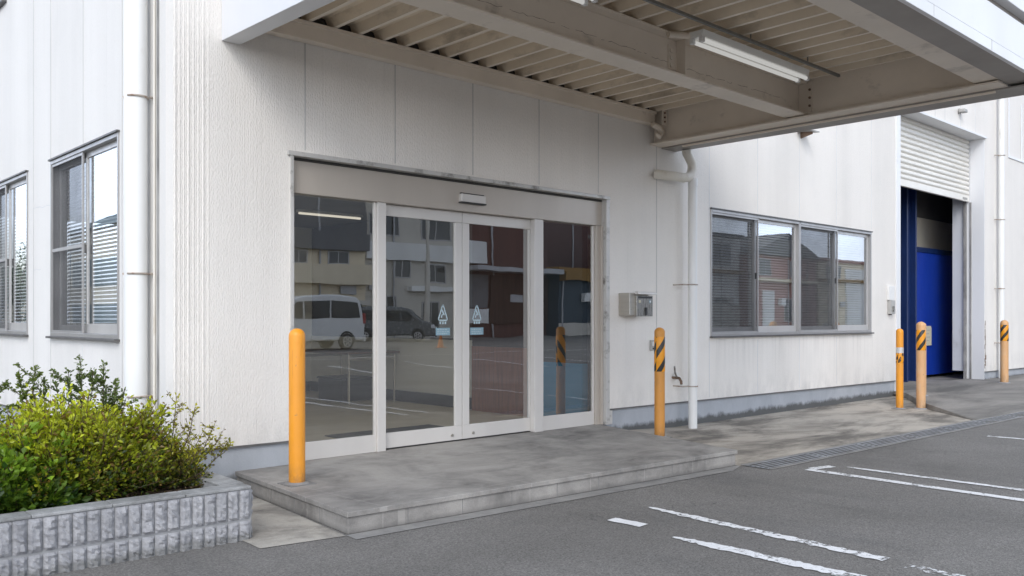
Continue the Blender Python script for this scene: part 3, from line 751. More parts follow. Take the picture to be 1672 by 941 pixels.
while xx<5.3:
    nx=xx+random.uniform(.02,.07); nz=3.455+random.uniform(-.008,.008)-.01*math.sin(xx*2)
    if random.random()<.8: ck.quad((xx,-1.827,z_),(nx,-1.827,nz),(nx,-1.827,nz+random.uniform(.001,.005)),(xx,-1.827,z_+.0025))
    xx,z_=nx,nz
ck.build('paint_crack',m_stain,mb,fix=False)
fb=ibeam_x(.62,5.598,-3.60,.20,3.33,3.70,'front_beam',m_beam)
# right beam I along y
rbm=MB().box(5.52,5.74,YF+.25,-.004,3.30,3.318).box(5.52,5.74,YF+.25,-.004,3.70,3.716).box(5.60,5.614,YF+.25,-.004,3.318,3.70)
RBm=rbm.build('side_beam',m_beam,CN,bevel=.002)
for ya,yb in ((-1.97,-1.935),(-1.705,-1.67)): MB().box(5.586,5.5985,ya,yb,3.36,3.66).build('bolt_plate',m_beam,RBm)
for zz in (3.42,3.50,3.58): MB().tube([(5.586,-1.953,zz),(5.574,-1.953,zz)],.013,6).build('bolt',m_stain,RBm)
MB().box(5.50,5.596,-.20,-.19,3.50,3.68).build('bolt_plate',m_beam,RBm)
for zz in (3.54,3.59,3.64): MB().tube([(5.54,-.2005,zz),(5.54,-.212,zz)],.011,6).build('bolt',m_stain,RBm)
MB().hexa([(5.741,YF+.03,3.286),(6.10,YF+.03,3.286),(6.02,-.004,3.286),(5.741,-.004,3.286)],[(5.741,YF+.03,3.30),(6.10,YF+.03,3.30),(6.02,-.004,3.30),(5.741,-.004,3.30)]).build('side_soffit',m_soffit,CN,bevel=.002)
MB().hexa([(6.05,YF+.03,3.301),(6.10,YF+.03,3.301),(6.02,-.004,3.301),(5.97,-.004,3.301)],[(6.05,YF+.03,4.0),(6.10,YF+.03,4.0),(6.02,-.004,4.0),(5.97,-.004,4.0)]).build('side_fascia',m_fascia,CN,bevel=.003)
MB().box(5.74,5.76,-3.6,-.30,3.268,3.2855).build('edge_angle',m_beam,CN)
# front fascia
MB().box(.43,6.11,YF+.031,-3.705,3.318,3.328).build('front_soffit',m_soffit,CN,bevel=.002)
MB().box(.43,6.11,YF-.004,YF+.03,3.312,3.395).box(.43,6.11,YF-.001,YF+.029,3.398,3.675).build('front_fascia',m_fascia,CN,bevel=.003)
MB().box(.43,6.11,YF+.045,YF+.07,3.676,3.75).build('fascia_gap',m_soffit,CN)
MB().box(.43,6.12,YF-.03,YF+.06,3.751,4.02).build('fascia_cap',m_fascia,CN,bevel=.004)
MB().box(4.58,4.588,YF-.0055,YF-.0042,3.32,3.40).box(3.5,3.505,YF-.0055,YF-.0042,3.32,3.40).box(5.5,5.506,YF-.0055,YF-.0042,3.32,3.68).build('fascia_joint',m_joint,CN)
# corrugated deck
dk=MB(); rg=MB(); p=.235; x=.56
while x<5.60:
    # wide pan (upper) sloping down into a narrow ridge (lower)
    z0_,z1_=3.668,3.755
    X=[x,x+.035,x+.07,x+.115,x+.125,x+.145,x+.155,x+.205,x+p]; Z=[z0_,z0_,z1_,z1_-.004,z1_-.022,z1_-.022,z1_-.004,z1_-.012,z0_]
    for i in range(1,8):
        if X[i]>5.6: break
        xa,xb=X[i],min(X[i+1],5.6)
        dk.quad((xa,YF+.07,Z[i]),(xb,YF+.07,Z[i+1]),(xb,-.004,Z[i+1]),(xa,-.004,Z[i]))
    rg.quad((X[0],YF+.07,z0_),(min(X[1],5.6),YF+.07,z0_),(min(X[1],5.6),-.004,z0_),(X[0],-.004,z0_))
    x+=p
DK=dk.build('corrugated_deck',m_deck,CN,fix=False)
rg.build('deck_ridge',m_ridge,DK,fix=False)
MB().box(.56,6.0,YF+.07,-.004,3.80,3.83).build('light_block_roof',m_soffit,CN)  # unseen sheet added above the deck to block light
# small stub above the cross beam
MB().tube([(3.30,-1.93,3.63),(3.62,-2.06,3.655)],.028,10).build('brace_stub',m_beam,mb)

# lamps
def lamp(loc,label,rail=None):
    r=empty('fluorescent_lamp',loc); tag(r,label,'lamp','twin tube lamps under the canopy')
    L=.84
    MB().prism([(-.068,.0),(-.055,-.055),(.055,-.055),(.068,.0)],-L,L,'x').build('housing',m_lampbody,r,local=True,bevel=.004)
    for s in (-1,1):
        MB().tube([(-L+.03,s*.045,-.078),(L-.03,s*.045,-.078)],.0165,14).build('tube',m_tube,r,local=True,smooth=True)
    e=MB()
    for q in (-1,1):
        for s in (-1,1): MB().box(min(q*(L-.03),q*(L+.005)),max(q*(L-.03),q*(L+.005)),s*.045-.018,s*.045+.018,-.098,-.0555).build('socket',m_whitepl,r,local=True,bevel=.004)
    return r
lamp((4.11,-2.225,3.585),'white twin tube lamp hung beside the cross beam near its right end')
lamp((1.18,-2.225,3.585),'white twin tube lamp cut by the top edge of the photo')
rl=empty('lamp_rail',(3,-2.31,3.62)); tag(rl,'grey conduit rail under the canopy deck running past the twin tube lamps','conduit')
MB().box(.7,5.45,-2.338,-2.312,3.605,3.63).build('channel',m_rail,rl,bevel=.003)
hg=MB()
for x in (1.2,2.5,3.9,4.85): hg.tube([(x,-2.325,3.635),(x,-2.325,3.76)],.006,8)
hg.build('hanger_rod',m_rail,rl)
cl=MB().tube([(5.40,-.14,3.50),(5.50,-.16,3.47),(5.53,-.17,3.42),(5.49,-.17,3.37),(5.44,-.16,3.40)],[.03,.035,.035,.03,.02],10).build('pipe_elbow',m_beam,smooth=True); tag(cl,'small cream pipe elbow tucked in the corner under the canopy beam','pipe')

# ------------------------------------------------------------------ pipes
def arc(c,r,a0,a1,n_,plane):
    out=[]
    for i in range(n_+1):
        a=R(a0+(a1-a0)*i/n_); out.append(plane(c,r*math.cos(a),r*math.sin(a)))
    return out
# left thick pipe
LP=empty('downpipe',(-.105,.445,0)); tag(LP,'thick white downpipe on the side wall beside the building corner','downpipe')
MB().tube([(-.105,.445,.0),(-.105,.445,H)],.083,28).build('pipe',m_pvc,LP,smooth=True)
for zz in (1.64,2.965,4.3,.72): 
    c=MB(); pts=[(-.105+.087*math.cos(R(t)),0.445+.087*math.sin(R(t)),zz) for t in range(-150,151,20)]
    c.tube(pts,.009,6); c.tube([(-.03,.37,zz),(-.002,.37,zz)],.01,8); c.build('clip',m_band,LP)
MB().tube([(-.012,.325,.33),(-.012,.325,H)],.009,10).build('conduit',m_pvc_beige,LP,smooth=True)
# front pipe with swan neck
FP=empty('downpipe',(6.10,-.2,0)); tag(FP,'white downpipe with swan neck elbows under the canopy corner','downpipe')
px,py=6.10,-.19
MB().tube([(px,py,0),(px,py,2.93)],.052,22).build('pipe',m_pvc,FP,smooth=True)
el=MB(); 
el.tube([(5.60,-.02,2.975),(5.62,-.07,2.965),(5.66,-.12,2.955),(5.75,-.16,2.95),(5.92,-.19,2.945),(6.0,-.19,2.96),(6.06,-.19,3.0),(6.09,-.19,3.06),(6.085,-.19,3.13),(6.04,-.185,3.19),(6.0,-.18,3.24),(5.99,-.18,3.284)],.055,18)
el.build('elbow',m_pvc_beige,FP,smooth=True)
MB().tube([(6.155,-.11,.5),(6.155,-.11,3.9)],.022,12).build('slim_pipe',m_pvc_beige,FP,smooth=True)
MB().lathe([(.0575,2.86),(.0575,2.95)],22,(px,py)).build('collar',m_pvc,FP)
for zz in (1.70,.50):
    c=MB(); c.tube([(px+.056*math.cos(R(t)),py+.056*math.sin(R(t)),zz) for t in range(-180,181,24)],.008,6); c.tube([(px-.05,py+.03,zz),(px-.13,py+.05,zz)],.009,8); c.tube([(px-.125,py+.05,zz),(px-.125,.0,zz)],.008,8); c.build('clip',m_band,FP)
# far pipe
RP=empty('downpipe',(16.86,-.1,0)); tag(RP,'white downpipe on the far wall to the right of the shutter bay','downpipe')
MB().tube([(16.86,-.1,.03),(16.86,-.1,H)],.055,18).build('pipe',m_pvc,RP,smooth=True)
for zz in (1.9,3.3,4.6,.8):
    c=MB(); c.tube([(16.86+.06*math.cos(R(t)),-.1+.06*math.sin(R(t)),zz) for t in range(-180,181,30)],.01,6); c.tube([(16.80,-.08,zz),(16.70,-.02,zz)],.01,6); c.build('clip',m_band,RP)

# ------------------------------------------------------------------ things on the wall
mbx=empty('mailbox',(5.05,0,1.33)); tag(mbx,'stainless steel wall mailbox with a hooded lid beside the door frame','mailbox')
MB().box(4.97,5.30,-.16,-.001,1.335,1.585).build('body',m_steel,mbx,bevel=.004)
MB().box(5.062,5.345,-.185,-.161,1.325,1.555).build('front_plate',m_steel_dk,mbx,bevel=.003)
MB().hexa([(5.05,-.225,1.568),(5.375,-.225,1.568),(5.375,-.161,1.568),(5.05,-.161,1.568)],[(5.05,-.215,1.592),(5.375,-.215,1.592),(5.375,-.161,1.602),(5.05,-.161,1.602)]).build('lid',m_alu_lt,mbx,bevel=.005)
MB().box(5.09,5.33,-.188,-.1855,1.525,1.545).build('slot',m_black,mbx)
MB().box(5.205,5.235,-.197,-.1855,1.34,1.425).build('dial_lock',m_black,mbx,bevel=.004)
MB().box(5.095,5.13,-.188,-.1855,1.475,1.505).build('sticker',m_sign,mbx)
MB().prism([(5.295+.02*math.cos(R(a)),1.49+.02*math.sin(R(a))) for a in range(0,360,30)],-.188,-.1855,'y').build('badge',m_sticker2,mbx)
MB().prism([(5.295+.012*math.cos(R(a)),1.49+.012*math.sin(R(a))) for a in range(0,360,30)],-.189,-.1882,'y').build('badge_centre',m_whitepl,mbx)
bell=MB().box(5.52,5.575,-.035,-.001,.93,1.05).build('door_buzzer',m_greypl,bevel=.006); tag(bell,'small grey buzzer box on the wall behind the striped bollard','buzzer')
MB().box(5.53,5.565,-.041,-.0355,.985,1.035).build('cover',m_whitepl,bell,bevel=.003)
MB().tube([(5.547,-.035,.955),(5.547,-.044,.955)],.011,12).build('button',m_black,bell)
tp=empty('water_tap',(5.96,0,.60)); tag(tp,'small old wall tap low on the wall right of the striped bollard','tap')
MB().tube([(5.96,0,.60),(5.96,-.07,.60),(5.96,-.10,.595),(5.94,-.14,.56),(5.93,-.15,.53)],.016,12).build('spout',m_stain,tp,smooth=True)
MB().tube([(5.96,-.07,.60),(5.90,-.08,.66),(5.885,-.085,.74)],.011,8).build('lever',m_steel_dk,tp)
MB().tube([(6.00,-.003,.615),(6.00,-.045,.615)],.045,18).build('wall_flange',m_whitepl,tp)
swb=empty('switch_box',(11.86,0,1.4)); tag(swb,'grey switch box with white cover on the wall left of the shutter bay','switch box')
MB().box(11.77,11.98,-.04,-.001,1.60,1.83).build('cover',m_whitepl,swb,bevel=.006)
MB().box(11.79,11.96,-.06,-.001,1.37,1.595).build('body',m_greypl,swb,bevel=.006)
MB().box(11.85,11.90,-.085,-.0605,1.41,1.50).build('key_switch',m_steel_dk,swb,bevel=.004)
MB().tube([(11.87,-.02,1.37),(11.87,-.02,1.355)],.02,10).build('cable_gland',m_black,swb)
wb=empty('wall_bracket',(9,0,3.95)); tag(wb,'small grey bracket plate on the white wall above the right windows','bracket')
MB().hexa([(8.85,-.22,3.93),(9.1,-.22,3.93),(9.1,-.001,3.95),(8.85,-.001,3.95)],[(8.85,-.22,3.945),(9.1,-.22,3.945),(9.1,-.001,3.965),(8.85,-.001,3.965)]).build('plate',m_greypl,wb)
MB().hexa([(8.965,-.18,3.90),(8.985,-.18,3.90),(8.985,-.002,3.86),(8.965,-.002,3.86)],[(8.965,-.18,3.929),(8.985,-.18,3.929),(8.985,-.002,3.949),(8.965,-.002,3.949)]).build('rib',m_stain,wb)
wl=empty('wall_light',(14.85,0,5.2)); tag(wl,'small grey floodlight bracket on the wall above the roller shutter','light')
MB().box(14.78,14.95,-.13,-.03,5.16,5.22).build('head',m_greypl,wl,bevel=.01)
MB().box(14.83,14.89,-.03,-.003,5.15,5.24).build('mount',m_greypl,wl)

# ------------------------------------------------------------------ bollards
def bollard(loc,Hh,r,label,mat,band=None,capmat=None,tape=False,base=True,blab=None):
    o=empty('bollard',loc); tag(o,label,'bollard','bollards along the building front')
    d=r*.93
    MB().lathe([(r,0),(r,Hh-d)],28).build('post',mat,o,local=True,smooth=True)
    MB().lathe([(r*1.005,Hh-d-.05)]+[(r*math.cos(R(a))*1.005,Hh-d+d*math.sin(R(a))) for a in range(0,85,9)]+[(.004,Hh)],28).build('cap',capmat or mat,o,local=True,smooth=True)
    MB().lathe([(r*1.55,0),(r*1.5,.008),(r*1.12,.016)],20).build('mortar_collar',m_strip if base==1 else m_mortar,o,local=True)
    if base: MB().box(-r*1.75,r*1.75,-r*1.75,r*1.75,0.0,.005).build('base_plate',m_grout if base==1 else m_rail,o,local=True)
    if band:
        z0,z1,bm=band
        MB().lathe([(r+.0015,z0),(r+.0022,z0+.002),(r+.0022,z1-.002),(r+.0015,z1)],40).build('hazard_band',bm,o,local=True,smooth=True)
    if tape: MB().lathe([(r+.0025,.80),(r+.0025,.88)],28).build('reflector_tape',m_silver,o,local=True,smooth=True)
    return o
bollard((.574,-.752,.14),1.095,.057,'plain glossy yellow bollard on the platform left of the glass doors',m_yellow,None,m_yellow)
bollard((4.90,-.62,.05),1.158,.055,'yellow bollard with black slanted stripes beyond the right end of the platform',m_yellow2,(.695,1.06,m_stripe),m_yellow2,base=2)
bollard((10.113,-.915,.004),1.15,.050,'thin yellow bollard with a silver band at the wall end before the bay',m_yellow,(.66,.80,m_stripe3),m_yellow,tape=True,base=2)
bollard((10.32,-1.13,.004),1.25,.062,'faded peach bollard with hazard stripes in front of the blue door',m_yellow3,(.84,1.13,m_stripe2),m_yellow3,base=0)
bollard((11.55,-.66,.086),1.15,.055,'plain peach bollard half hidden behind the striped one at the bay',m_yellow3,None,m_yellow3,base=0)
bollard((15.43,-.605,.086),1.18,.070,'faded peach bollard with hazard stripes right of the shutter bay',m_yellow3,(.79,1.09,m_stripe2),m_yellow3,base=0)

# ------------------------------------------------------------------ planter
PT=empty('block_planter',(-.12,-1.449,0),R(-1.6)); tag(PT,'grey split face concrete block planter in front of the side wall','planter')
def ribs(m, n_, pitch, w, z0, z1, fx, seed):
    rnd=random.Random(seed)
    for i in range(n_):
        u0=-.008-i*pitch; u1=u0-w
        nu,nz=5,11
        base=len(m.v)
        for j in range(nz):
            for k in range(nu):
                u=u0+(u1-u0)*k/(nu-1); zz=z0+(z1-z0)*j/(nz-1)
                edge=(k in(0,nu-1)) or (j in(0,nz-1))
                d=.018 if not edge else .004
                d+=rnd.uniform(-.006,.007) if not edge else rnd.uniform(-.002,.002)
                m.v.append(fx(u+(0 if k in(0,nu-1) else rnd.uniform(-.003,.003)),d,zz))
        for j in range(nz-1):
            for k in range(nu-1):
                a=base+j*nu+k; m.f.append((a,a+1,a+nu+1,a+nu))
fr=MB(); ribs(fr,58,.0695,.0650,.125,.296,lambda u,d,z:(u,-d,z),1); ribs(fr,58,.0695,.0650,-.02,.112,lambda u,d,z:(u,-d,z),2)
fr.build('block_face',m_block,PT,local=True,fix=False)
fr=MB(); ribs(fr,18,.0695,.0650,.125,.296,lambda u,d,z:(d,-u,z),3); ribs(fr,18,.0695,.0650,-.02,.112,lambda u,d,z:(d,-u,z),4)
fr.build('block_face',m_block,PT,local=True,fix=False)
MB().box(-4.1,0,0,.125,-.1,.299).box(-.125,0,.126,1.28,-.1,.299).box(-4.1,-.126,1.16,1.28,-.1,.299).build('block_core',m_mortar,PT,local=True)
cp=MB()
u=0
while u>-4.0:
    L=.39; cp.box(max(u-L,-4.1),u-.003,-.012,.127,.2995,.316); u-=L
cp.build('cap_course',m_blocktop,PT,local=True,bevel=.004)
cp=MB(); v_=.130
while v_<1.2: cp.box(-.127,.012,v_,min(v_+.387,1.285),.2995,.316); v_+=.39
cp.build('cap_course',m_blocktop,PT,local=True,bevel=.004)
so=MB(); nx,ny=60,18; rnd=random.Random(5)
for j in range(ny+1):
    for i in range(nx+1): so.v.append((-4.0+3.874*i/nx,.126+1.034*j/ny,.255+rnd.uniform(-.012,.015)))
for j in range(ny):
    for i in range(nx): a=j*(nx+1)+i; so.f.append((a,a+1,a+nx+2,a+nx+1))
so.build('soil',m_soil,PT,local=True,fix=False,smooth=True)

# ------------------------------------------------------------------ shrubs
def lerp3(a,b,t): return [a[i]+(b[i]-a[i])*t for i in range(3)]
def shrub(label,cat,base,rad,twigs,per,size,lo,hi,seed,spikes=(),zc=.45,start=.35,jit=.035,group='shrubs in the block planter',dull=None,asp=.55):
    rnd=random.Random(seed); r=empty('shrub',base); tag(r,label,cat,group)
    lf=MB(); lf.tone=[]; st=MB()
    def leaf(p,d,s,t):
        d=Vector(d).normalized(); a=Vector((rnd.gauss(0,1),rnd.gauss(0,1),rnd.gauss(0,1)))
        w=d.cross(a); 
        if w.length<1e-3: return
        w.normalize(); up=w.cross(d)
        if up.z<0: up=-up
        p=Vector(p); n=len(lf.v); fold=up*(s*.13)
        lf.v += [tuple(p),tuple(p+d*s*.5+w*s*asp*.5+fold),tuple(p+d*s),tuple(p+d*s*.5-w*s*asp*.5+fold)]
        lf.f += [(n,n+1,n+2),(n,n+2,n+3)]
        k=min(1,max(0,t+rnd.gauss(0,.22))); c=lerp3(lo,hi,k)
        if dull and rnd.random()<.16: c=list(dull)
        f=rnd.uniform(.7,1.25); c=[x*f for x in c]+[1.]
        lf.tone += [c,c]
    ends=[]
    for i in range(twigs):
        th=rnd.uniform(0,2*math.pi); cz=rnd.uniform(-.25,1); rr=math.sqrt(max(0,1-cz*cz)); k=rnd.uniform(.62,1.06)*(1+.15*math.sin(3*th+seed)+.10*math.sin(5*th+2*cz)+.08*math.sin(9*th+seed*2))
        e=Vector((rad[0]*rr*math.cos(th)*k,rad[1]*rr*math.sin(th)*k,rad[2]*(zc+(1-zc)*cz*k)))
        ends.append((e,per,1.))
    for (dx,dy,h,pp) in spikes: ends.append((Vector((dx,dy,h)),int(pp*2.0),1.15))
    for e,pp,sm in ends:
        b=Vector((e.x*.25+rnd.uniform(-.05,.05),e.y*.25+rnd.uniform(-.05,.05),0))
        mid=b.lerp(e,.5)+Vector((e.x*.12,e.y*.12,-.0))+Vector((rnd.uniform(-.03,.03),rnd.uniform(-.03,.03),rnd.uniform(-.02,.03)))
        pts=[]
        for q in range(7):
            t=q/6; pts.append(b*(1-t)**2+mid*2*t*(1-t)+e*t*t+Vector((rnd.uniform(-.006,.006),rnd.uniform(-.006,.006),0))*(1 if 0<q<6 else 0))
        st.tube(pts,[.005-.0032*q/6 for q in range(7)],4,False)
        for q in range(pp):
            t=start+(1-start)*(rnd.random()**.8); i=min(5,int(t*6)); f=t*6-i; p=pts[i].lerp(pts[i+1],f); tan=(pts[i+1]-pts[i]).normalized()
            j=Vector((rnd.gauss(0,1),rnd.gauss(0,1),rnd.gauss(0,.8)))
            d=tan*.6+j*.75+Vector((0,0,.25))
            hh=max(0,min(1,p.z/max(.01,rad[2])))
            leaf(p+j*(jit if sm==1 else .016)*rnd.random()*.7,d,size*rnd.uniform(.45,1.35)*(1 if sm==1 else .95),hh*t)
        if sm!=1:
            for q in range(7):
                t=rnd.uniform(.42,.92); i=min(5,int(t*6)); o_=pts[i].lerp(pts[i+1],t*6-i); a=rnd.uniform(0,6.28); L=rnd.uniform(.06,.15)*(1.25-t*.6)
                e2=o_+Vector((math.cos(a)*L,math.sin(a)*L,L*rnd.uniform(.4,1.0))); m2=o_.lerp(e2,.5)+Vector((0,0,-.008))
                st.tube([o_,m2,e2],[.0022,.0018,.0012],4,False)
                for u in range(int(pp*.30)):
                    f=rnd.random()**.7; p=o_.lerp(m2,f*2) if f<.5 else m2.lerp(e2,f*2-1); d=(e2-o_).normalized()*.6+Vector((rnd.gauss(0,.8),rnd.gauss(0,.8),rnd.gauss(0,.5)))
                    leaf(p+Vector((rnd.gauss(0,.004),rnd.gauss(0,.004),rnd.gauss(0,.004))),d,size*rnd.uniform(.55,1.05),.35+.65*t)
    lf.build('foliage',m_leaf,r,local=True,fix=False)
    st.build('stem',m_twig,r,local=True,fix=False)
    return r
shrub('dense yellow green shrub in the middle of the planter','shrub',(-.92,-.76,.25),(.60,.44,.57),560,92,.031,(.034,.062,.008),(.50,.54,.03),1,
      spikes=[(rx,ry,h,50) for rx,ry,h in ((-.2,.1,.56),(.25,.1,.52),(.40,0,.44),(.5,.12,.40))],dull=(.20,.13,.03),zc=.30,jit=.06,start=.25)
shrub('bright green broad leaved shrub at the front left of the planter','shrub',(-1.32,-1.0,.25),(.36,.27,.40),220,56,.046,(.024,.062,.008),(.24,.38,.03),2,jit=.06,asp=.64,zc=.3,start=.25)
shrub('tall thin dark green shrub rising above the middle shrub','shrub',(-.70,-.42,.25),(.22,.14,.40),24,30,.024,(.025,.045,.014),(.13,.18,.05),3,
      spikes=[(-.13,0,.74,90),(-.05,.03,.82,110),(.02,0,.72,90),(.09,.02,.77,100),(.16,0,.66,80),(.22,.02,.60,70),(-.2,.02,.66,70),(.12,.05,.62,70)],jit=.06,start=.35)
shrub('leafy dark green shrub at the back left by the window wall','shrub',(-1.15,-.42,.25),(.26,.18,.44),50,40,.025,(.025,.048,.014),(.15,.20,.04),4,
      spikes=[(-.2,0,.74,90),(-.08,.02,.68,90),(.05,0,.72,90),(.14,0,.76,100),(-.3,.05,.76,90),(.2,.04,.68,60)],start=.35,jit=.06)
shrub('sparse yellow green shrub with long bare twigs at the right planter corner','shrub',(-.38,-.80,.25),(.27,.26,.31),130,52,.026,(.030,.050,.010),(.40,.38,.03),5,
      spikes=[(.10,.05,.56,20),(.02,.1,.46,20),(.22,.05,.48,20),(.42,.10,.26,26),(.36,.05,.38,22),(.50,.16,.22,26),(-.1,.05,.48,24),(.30,.1,.32,20)],start=.25,dull=(.16,.12,.04),zc=.28,jit=.045)
shrub('low green shrub behind the corner of the planter near the downpipe','shrub',(-.42,-.42,.25),(.24,.18,.34),80,42,.025,(.018,.034,.010),(.17,.20,.025),6,start=.3,
      spikes=[(.05,0,.46,26),(.15,0,.40,20)])
shrub('green shrub filling the planter beyond the left edge','shrub',(-1.95,-.85,.25),(.5,.4,.55),150,46,.036,(.016,.034,.007),(.17,.21,.02),8)
# leaf litter on the soil
lt=MB(); rnd=random.Random(11)
for i in range(260):
    x=rnd.uniform(-1.5,-.3); y=rnd.uniform(-1.30,-.8); a=rnd.uniform(0,6.28); s=rnd.uniform(.008,.02); zz=.272+rnd.uniform(0,.006)
    c,s_=math.cos(a)*s,math.sin(a)*s
    lt.quad((x-c,y-s_,zz),(x+s_*.4,y-c*.4,zz+.002),(x+c,y+s_,zz+.004),(x-s_*.4,y+c*.4,zz+.002))
ll=lt.build('leaf_litter',m_stain,fix=False); ll['label']='dry brown leaf litter on the planter soil'; ll['category']='leaf litter'; ll['kind']='stuff'

# ------------------------------------------------------------------ across the car park (seen in the glass)
def plain(name,c,r=.75): return simple(name,c,r,0,.12,.5,(1,1,.5),.05,10)
p_beige=plain('far_beige_render',(.80,.69,.51)); p_grey=plain('far_grey_render',(.62,.58,.51)); p_dgrey=plain('far_dark_grey_cladding',(.17,.17,.175)); p_brown=plain('far_maroon_cladding',(.10,.042,.035))
p_slate=plain('far_slate_wall',(.045,.065,.085)); p_white=plain('far_white_render',(.82,.81,.78)); p_rust=plain('far_rust_roof',(.28,.15,.03)); p_teal=plain('far_teal_roof',(.05,.12,.14),.5)
p_brick=plain('far_red_brick',(.40,.20,.17)); p_win=simple('far_window_glass',(.03,.035,.04),.08,0,.2,1,(1,1,1),0); p_shut=plain('far_brown_shutter',(.05,.022,.014)); p_silver=plain('far_metal_roof',(.45,.45,.46),.4)
def far_clutter(r,x0,x1,y,h,seed,m1,m2):
    rnd=random.Random(seed)
    for i in range(int((x1-x0)/1.9)):
        x=x0+.5+i*1.9+rnd.uniform(-.3,.3); k=rnd.random()
        if k<.35: MB().box(x,x+.8,y+.12,y+.45,z_:=rnd.choice((.1,2.45)),z_+.65).build('air_conditioner',m2,r)
        elif k<.7: MB().tube([(x,y+.09,.0),(x,y+.09,h*.97)],.06,8).build('drainpipe',m1,r)
        else: MB().box(x,x+1.1,y+.06,y+.16,z_:=rnd.uniform(2.4,3.0),z_+.5).build('vent_panel',m1,r)
def far_building(label,x0,x1,y,dep,h,mat,bands=(),wins=(),roof=None,name='apartment_building',cat='building'):
    r=empty(name,((x0+x1)/2,y-dep/2,0)); tag(r,label,cat)
    W=MB().box(x0,x1,y-dep,y,-.05,h).build('wall',mat,r)
    for (a,b,z0,z1,m,pr,nm) in bands: MB().box(a,b,y+.004,y+pr,z0,z1).build(nm,m,r)
    for (a,b,z0,z1) in wins:
        f=MB().box(a-.08,b+.08,y+.003,y+.05,z0-.08,z0).box(a-.08,b+.08,y+.003,y+.05,z1,z1+.08).box(a-.08,a,y+.003,y+.05,z0,z1).box(b,b+.08,y+.003,y+.05,z0,z1).box((a+b)/2-.03,(a+b)/2+.03,y+.003,y+.05,z0,z1).build('window',m_wframe,r)
        MB().box(a,b,y+.005,y+.02,z0,z1).build('pane',p_win,f)
    far_clutter(r,x0,x1,y,h,int(x0*7),p_silver,p_white)
    if roof=='gable':
        MB().prism([(x0-.4,h),(x1+.4,h),((x0+x1)/2,h+2.2)],y-dep-.3,y+.4,'y').build('roof',p_teal if mat is p_beige else p_dgrey,r)
    elif roof: MB().box(x0-.3,x1+.3,y-dep-.3,y+.3,h+.002,h+.3).build('roof',roof,r)
    return r
far_building('beige three storey apartment block with grey top floor across the car park',13.5,27,-38,9,12.5,p_beige,
    bands=[(13.5,27,5.3,6.3,p_dgrey,.5,'parapet'),(13.5,27,6.3,12.5,p_dgrey,.1,'upper_cladding'),(13.5,27,3.2,4.4,p_beige,.7,'balcony'),(13.5,27,2.1,2.35,p_grey,.5,'ledge')],
    wins=[(14.5,16,6.6,7.9),(17.5,19.5,6.6,7.9),(21,23,6.6,7.9),(24.2,26,6.6,7.9),(15,16.4,4.5,5.2),(22,23,4.5,5.2),(24.4,25.8,4.5,5.2),(23,24.2,.5,1.9),(25.2,26.6,.5,1.9)],roof=p_dgrey)
far_building('grey rendered block with dark openings beside the beige block',27.2,34.4,-38.5,9,12,p_grey,
    bands=[(27.2,34.4,4.9,6.0,p_white,.4,'balcony'),(30.5,34.4,3.0,3.3,p_white,.5,'ledge'),(28,28.25,.1,9,p_silver,.2,'drainpipe')],
    wins=[(27.6,29.8,6.5,7.7),(31.6,34,6.4,7.8),(29.6,30.6,3.9,5.0),(32,33.5,3.6,4.7),(28.2,29.6,1.2,2.6),(31.8,33,.3,2.3)],roof=p_dgrey)
far_building('dark maroon clad warehouse with brown shutters across the car park',34.6,42.5,-38,10,11,p_brown,
    bands=[(34.6,36.8,.9,1.9,p_white,.3,'sign_board'),(34.6,36.4,4.9,6.4,p_white,.5,'white_panel'),(34.6,42.5,4.4,4.7,p_silver,1.6,'awning'),(37,42.5,.9,4.2,p_shut,.15,'shutter'),(34.8,36.8,2,4.2,p_dgrey,.1,'door')],name='warehouse')
far_building('slate blue shed with rust coloured roof edge across the car park',42.7,56,-37,10,4.6,p_slate,bands=[(42.7,56,4.0,4.6,p_rust,.6,'gutter'),(42.7,56,.02,.9,p_grey,.06,'base')],roof=p_rust,name='shed')
far_building('tall dark hall behind the rust roofed shed',42.7,66,-52,8,15,p_brown,name='warehouse')
far_building('white house with wide upper windows opposite the right windows',56.5,66,-37,9,8.4,p_white,bands=[(56.5,66,5.2,5.5,p_rust,.6,'eaves'),(56.5,66,.02,2.6,p_grey,.05,'lower_cladding')],wins=[(58,60,6,7.8),(62,64.5,6,7.8),(58,60,1,3),(62,64,1,3)],roof=p_dgrey,name='house',cat='house')
far_building('red brick gabled house opposite the right windows',66.2,78,-36,9,7.0,p_brick,bands=[(66.2,78,4.6,4.9,p_beige,.6,'eaves'),(68,70,.2,3.8,p_white,.08,'door_panel')],wins=[(67.5,69.5,5.2,6.6),(73,75,5.2,6.6),(72,75,1,3)],roof='gable',name='house',cat='house')
far_building('low beige house at the end of the row opposite',78.5,100,-36,9,6.9,p_beige,bands=[(78.5,100,4.9,5.2,p_rust,.5,'eaves'),(84,88.5,.02,6.3,p_white,.2,'bay_front')],wins=[(80,83,5.3,6.5),(93,96,1,3)],roof=p_brick,name='house',cat='house')
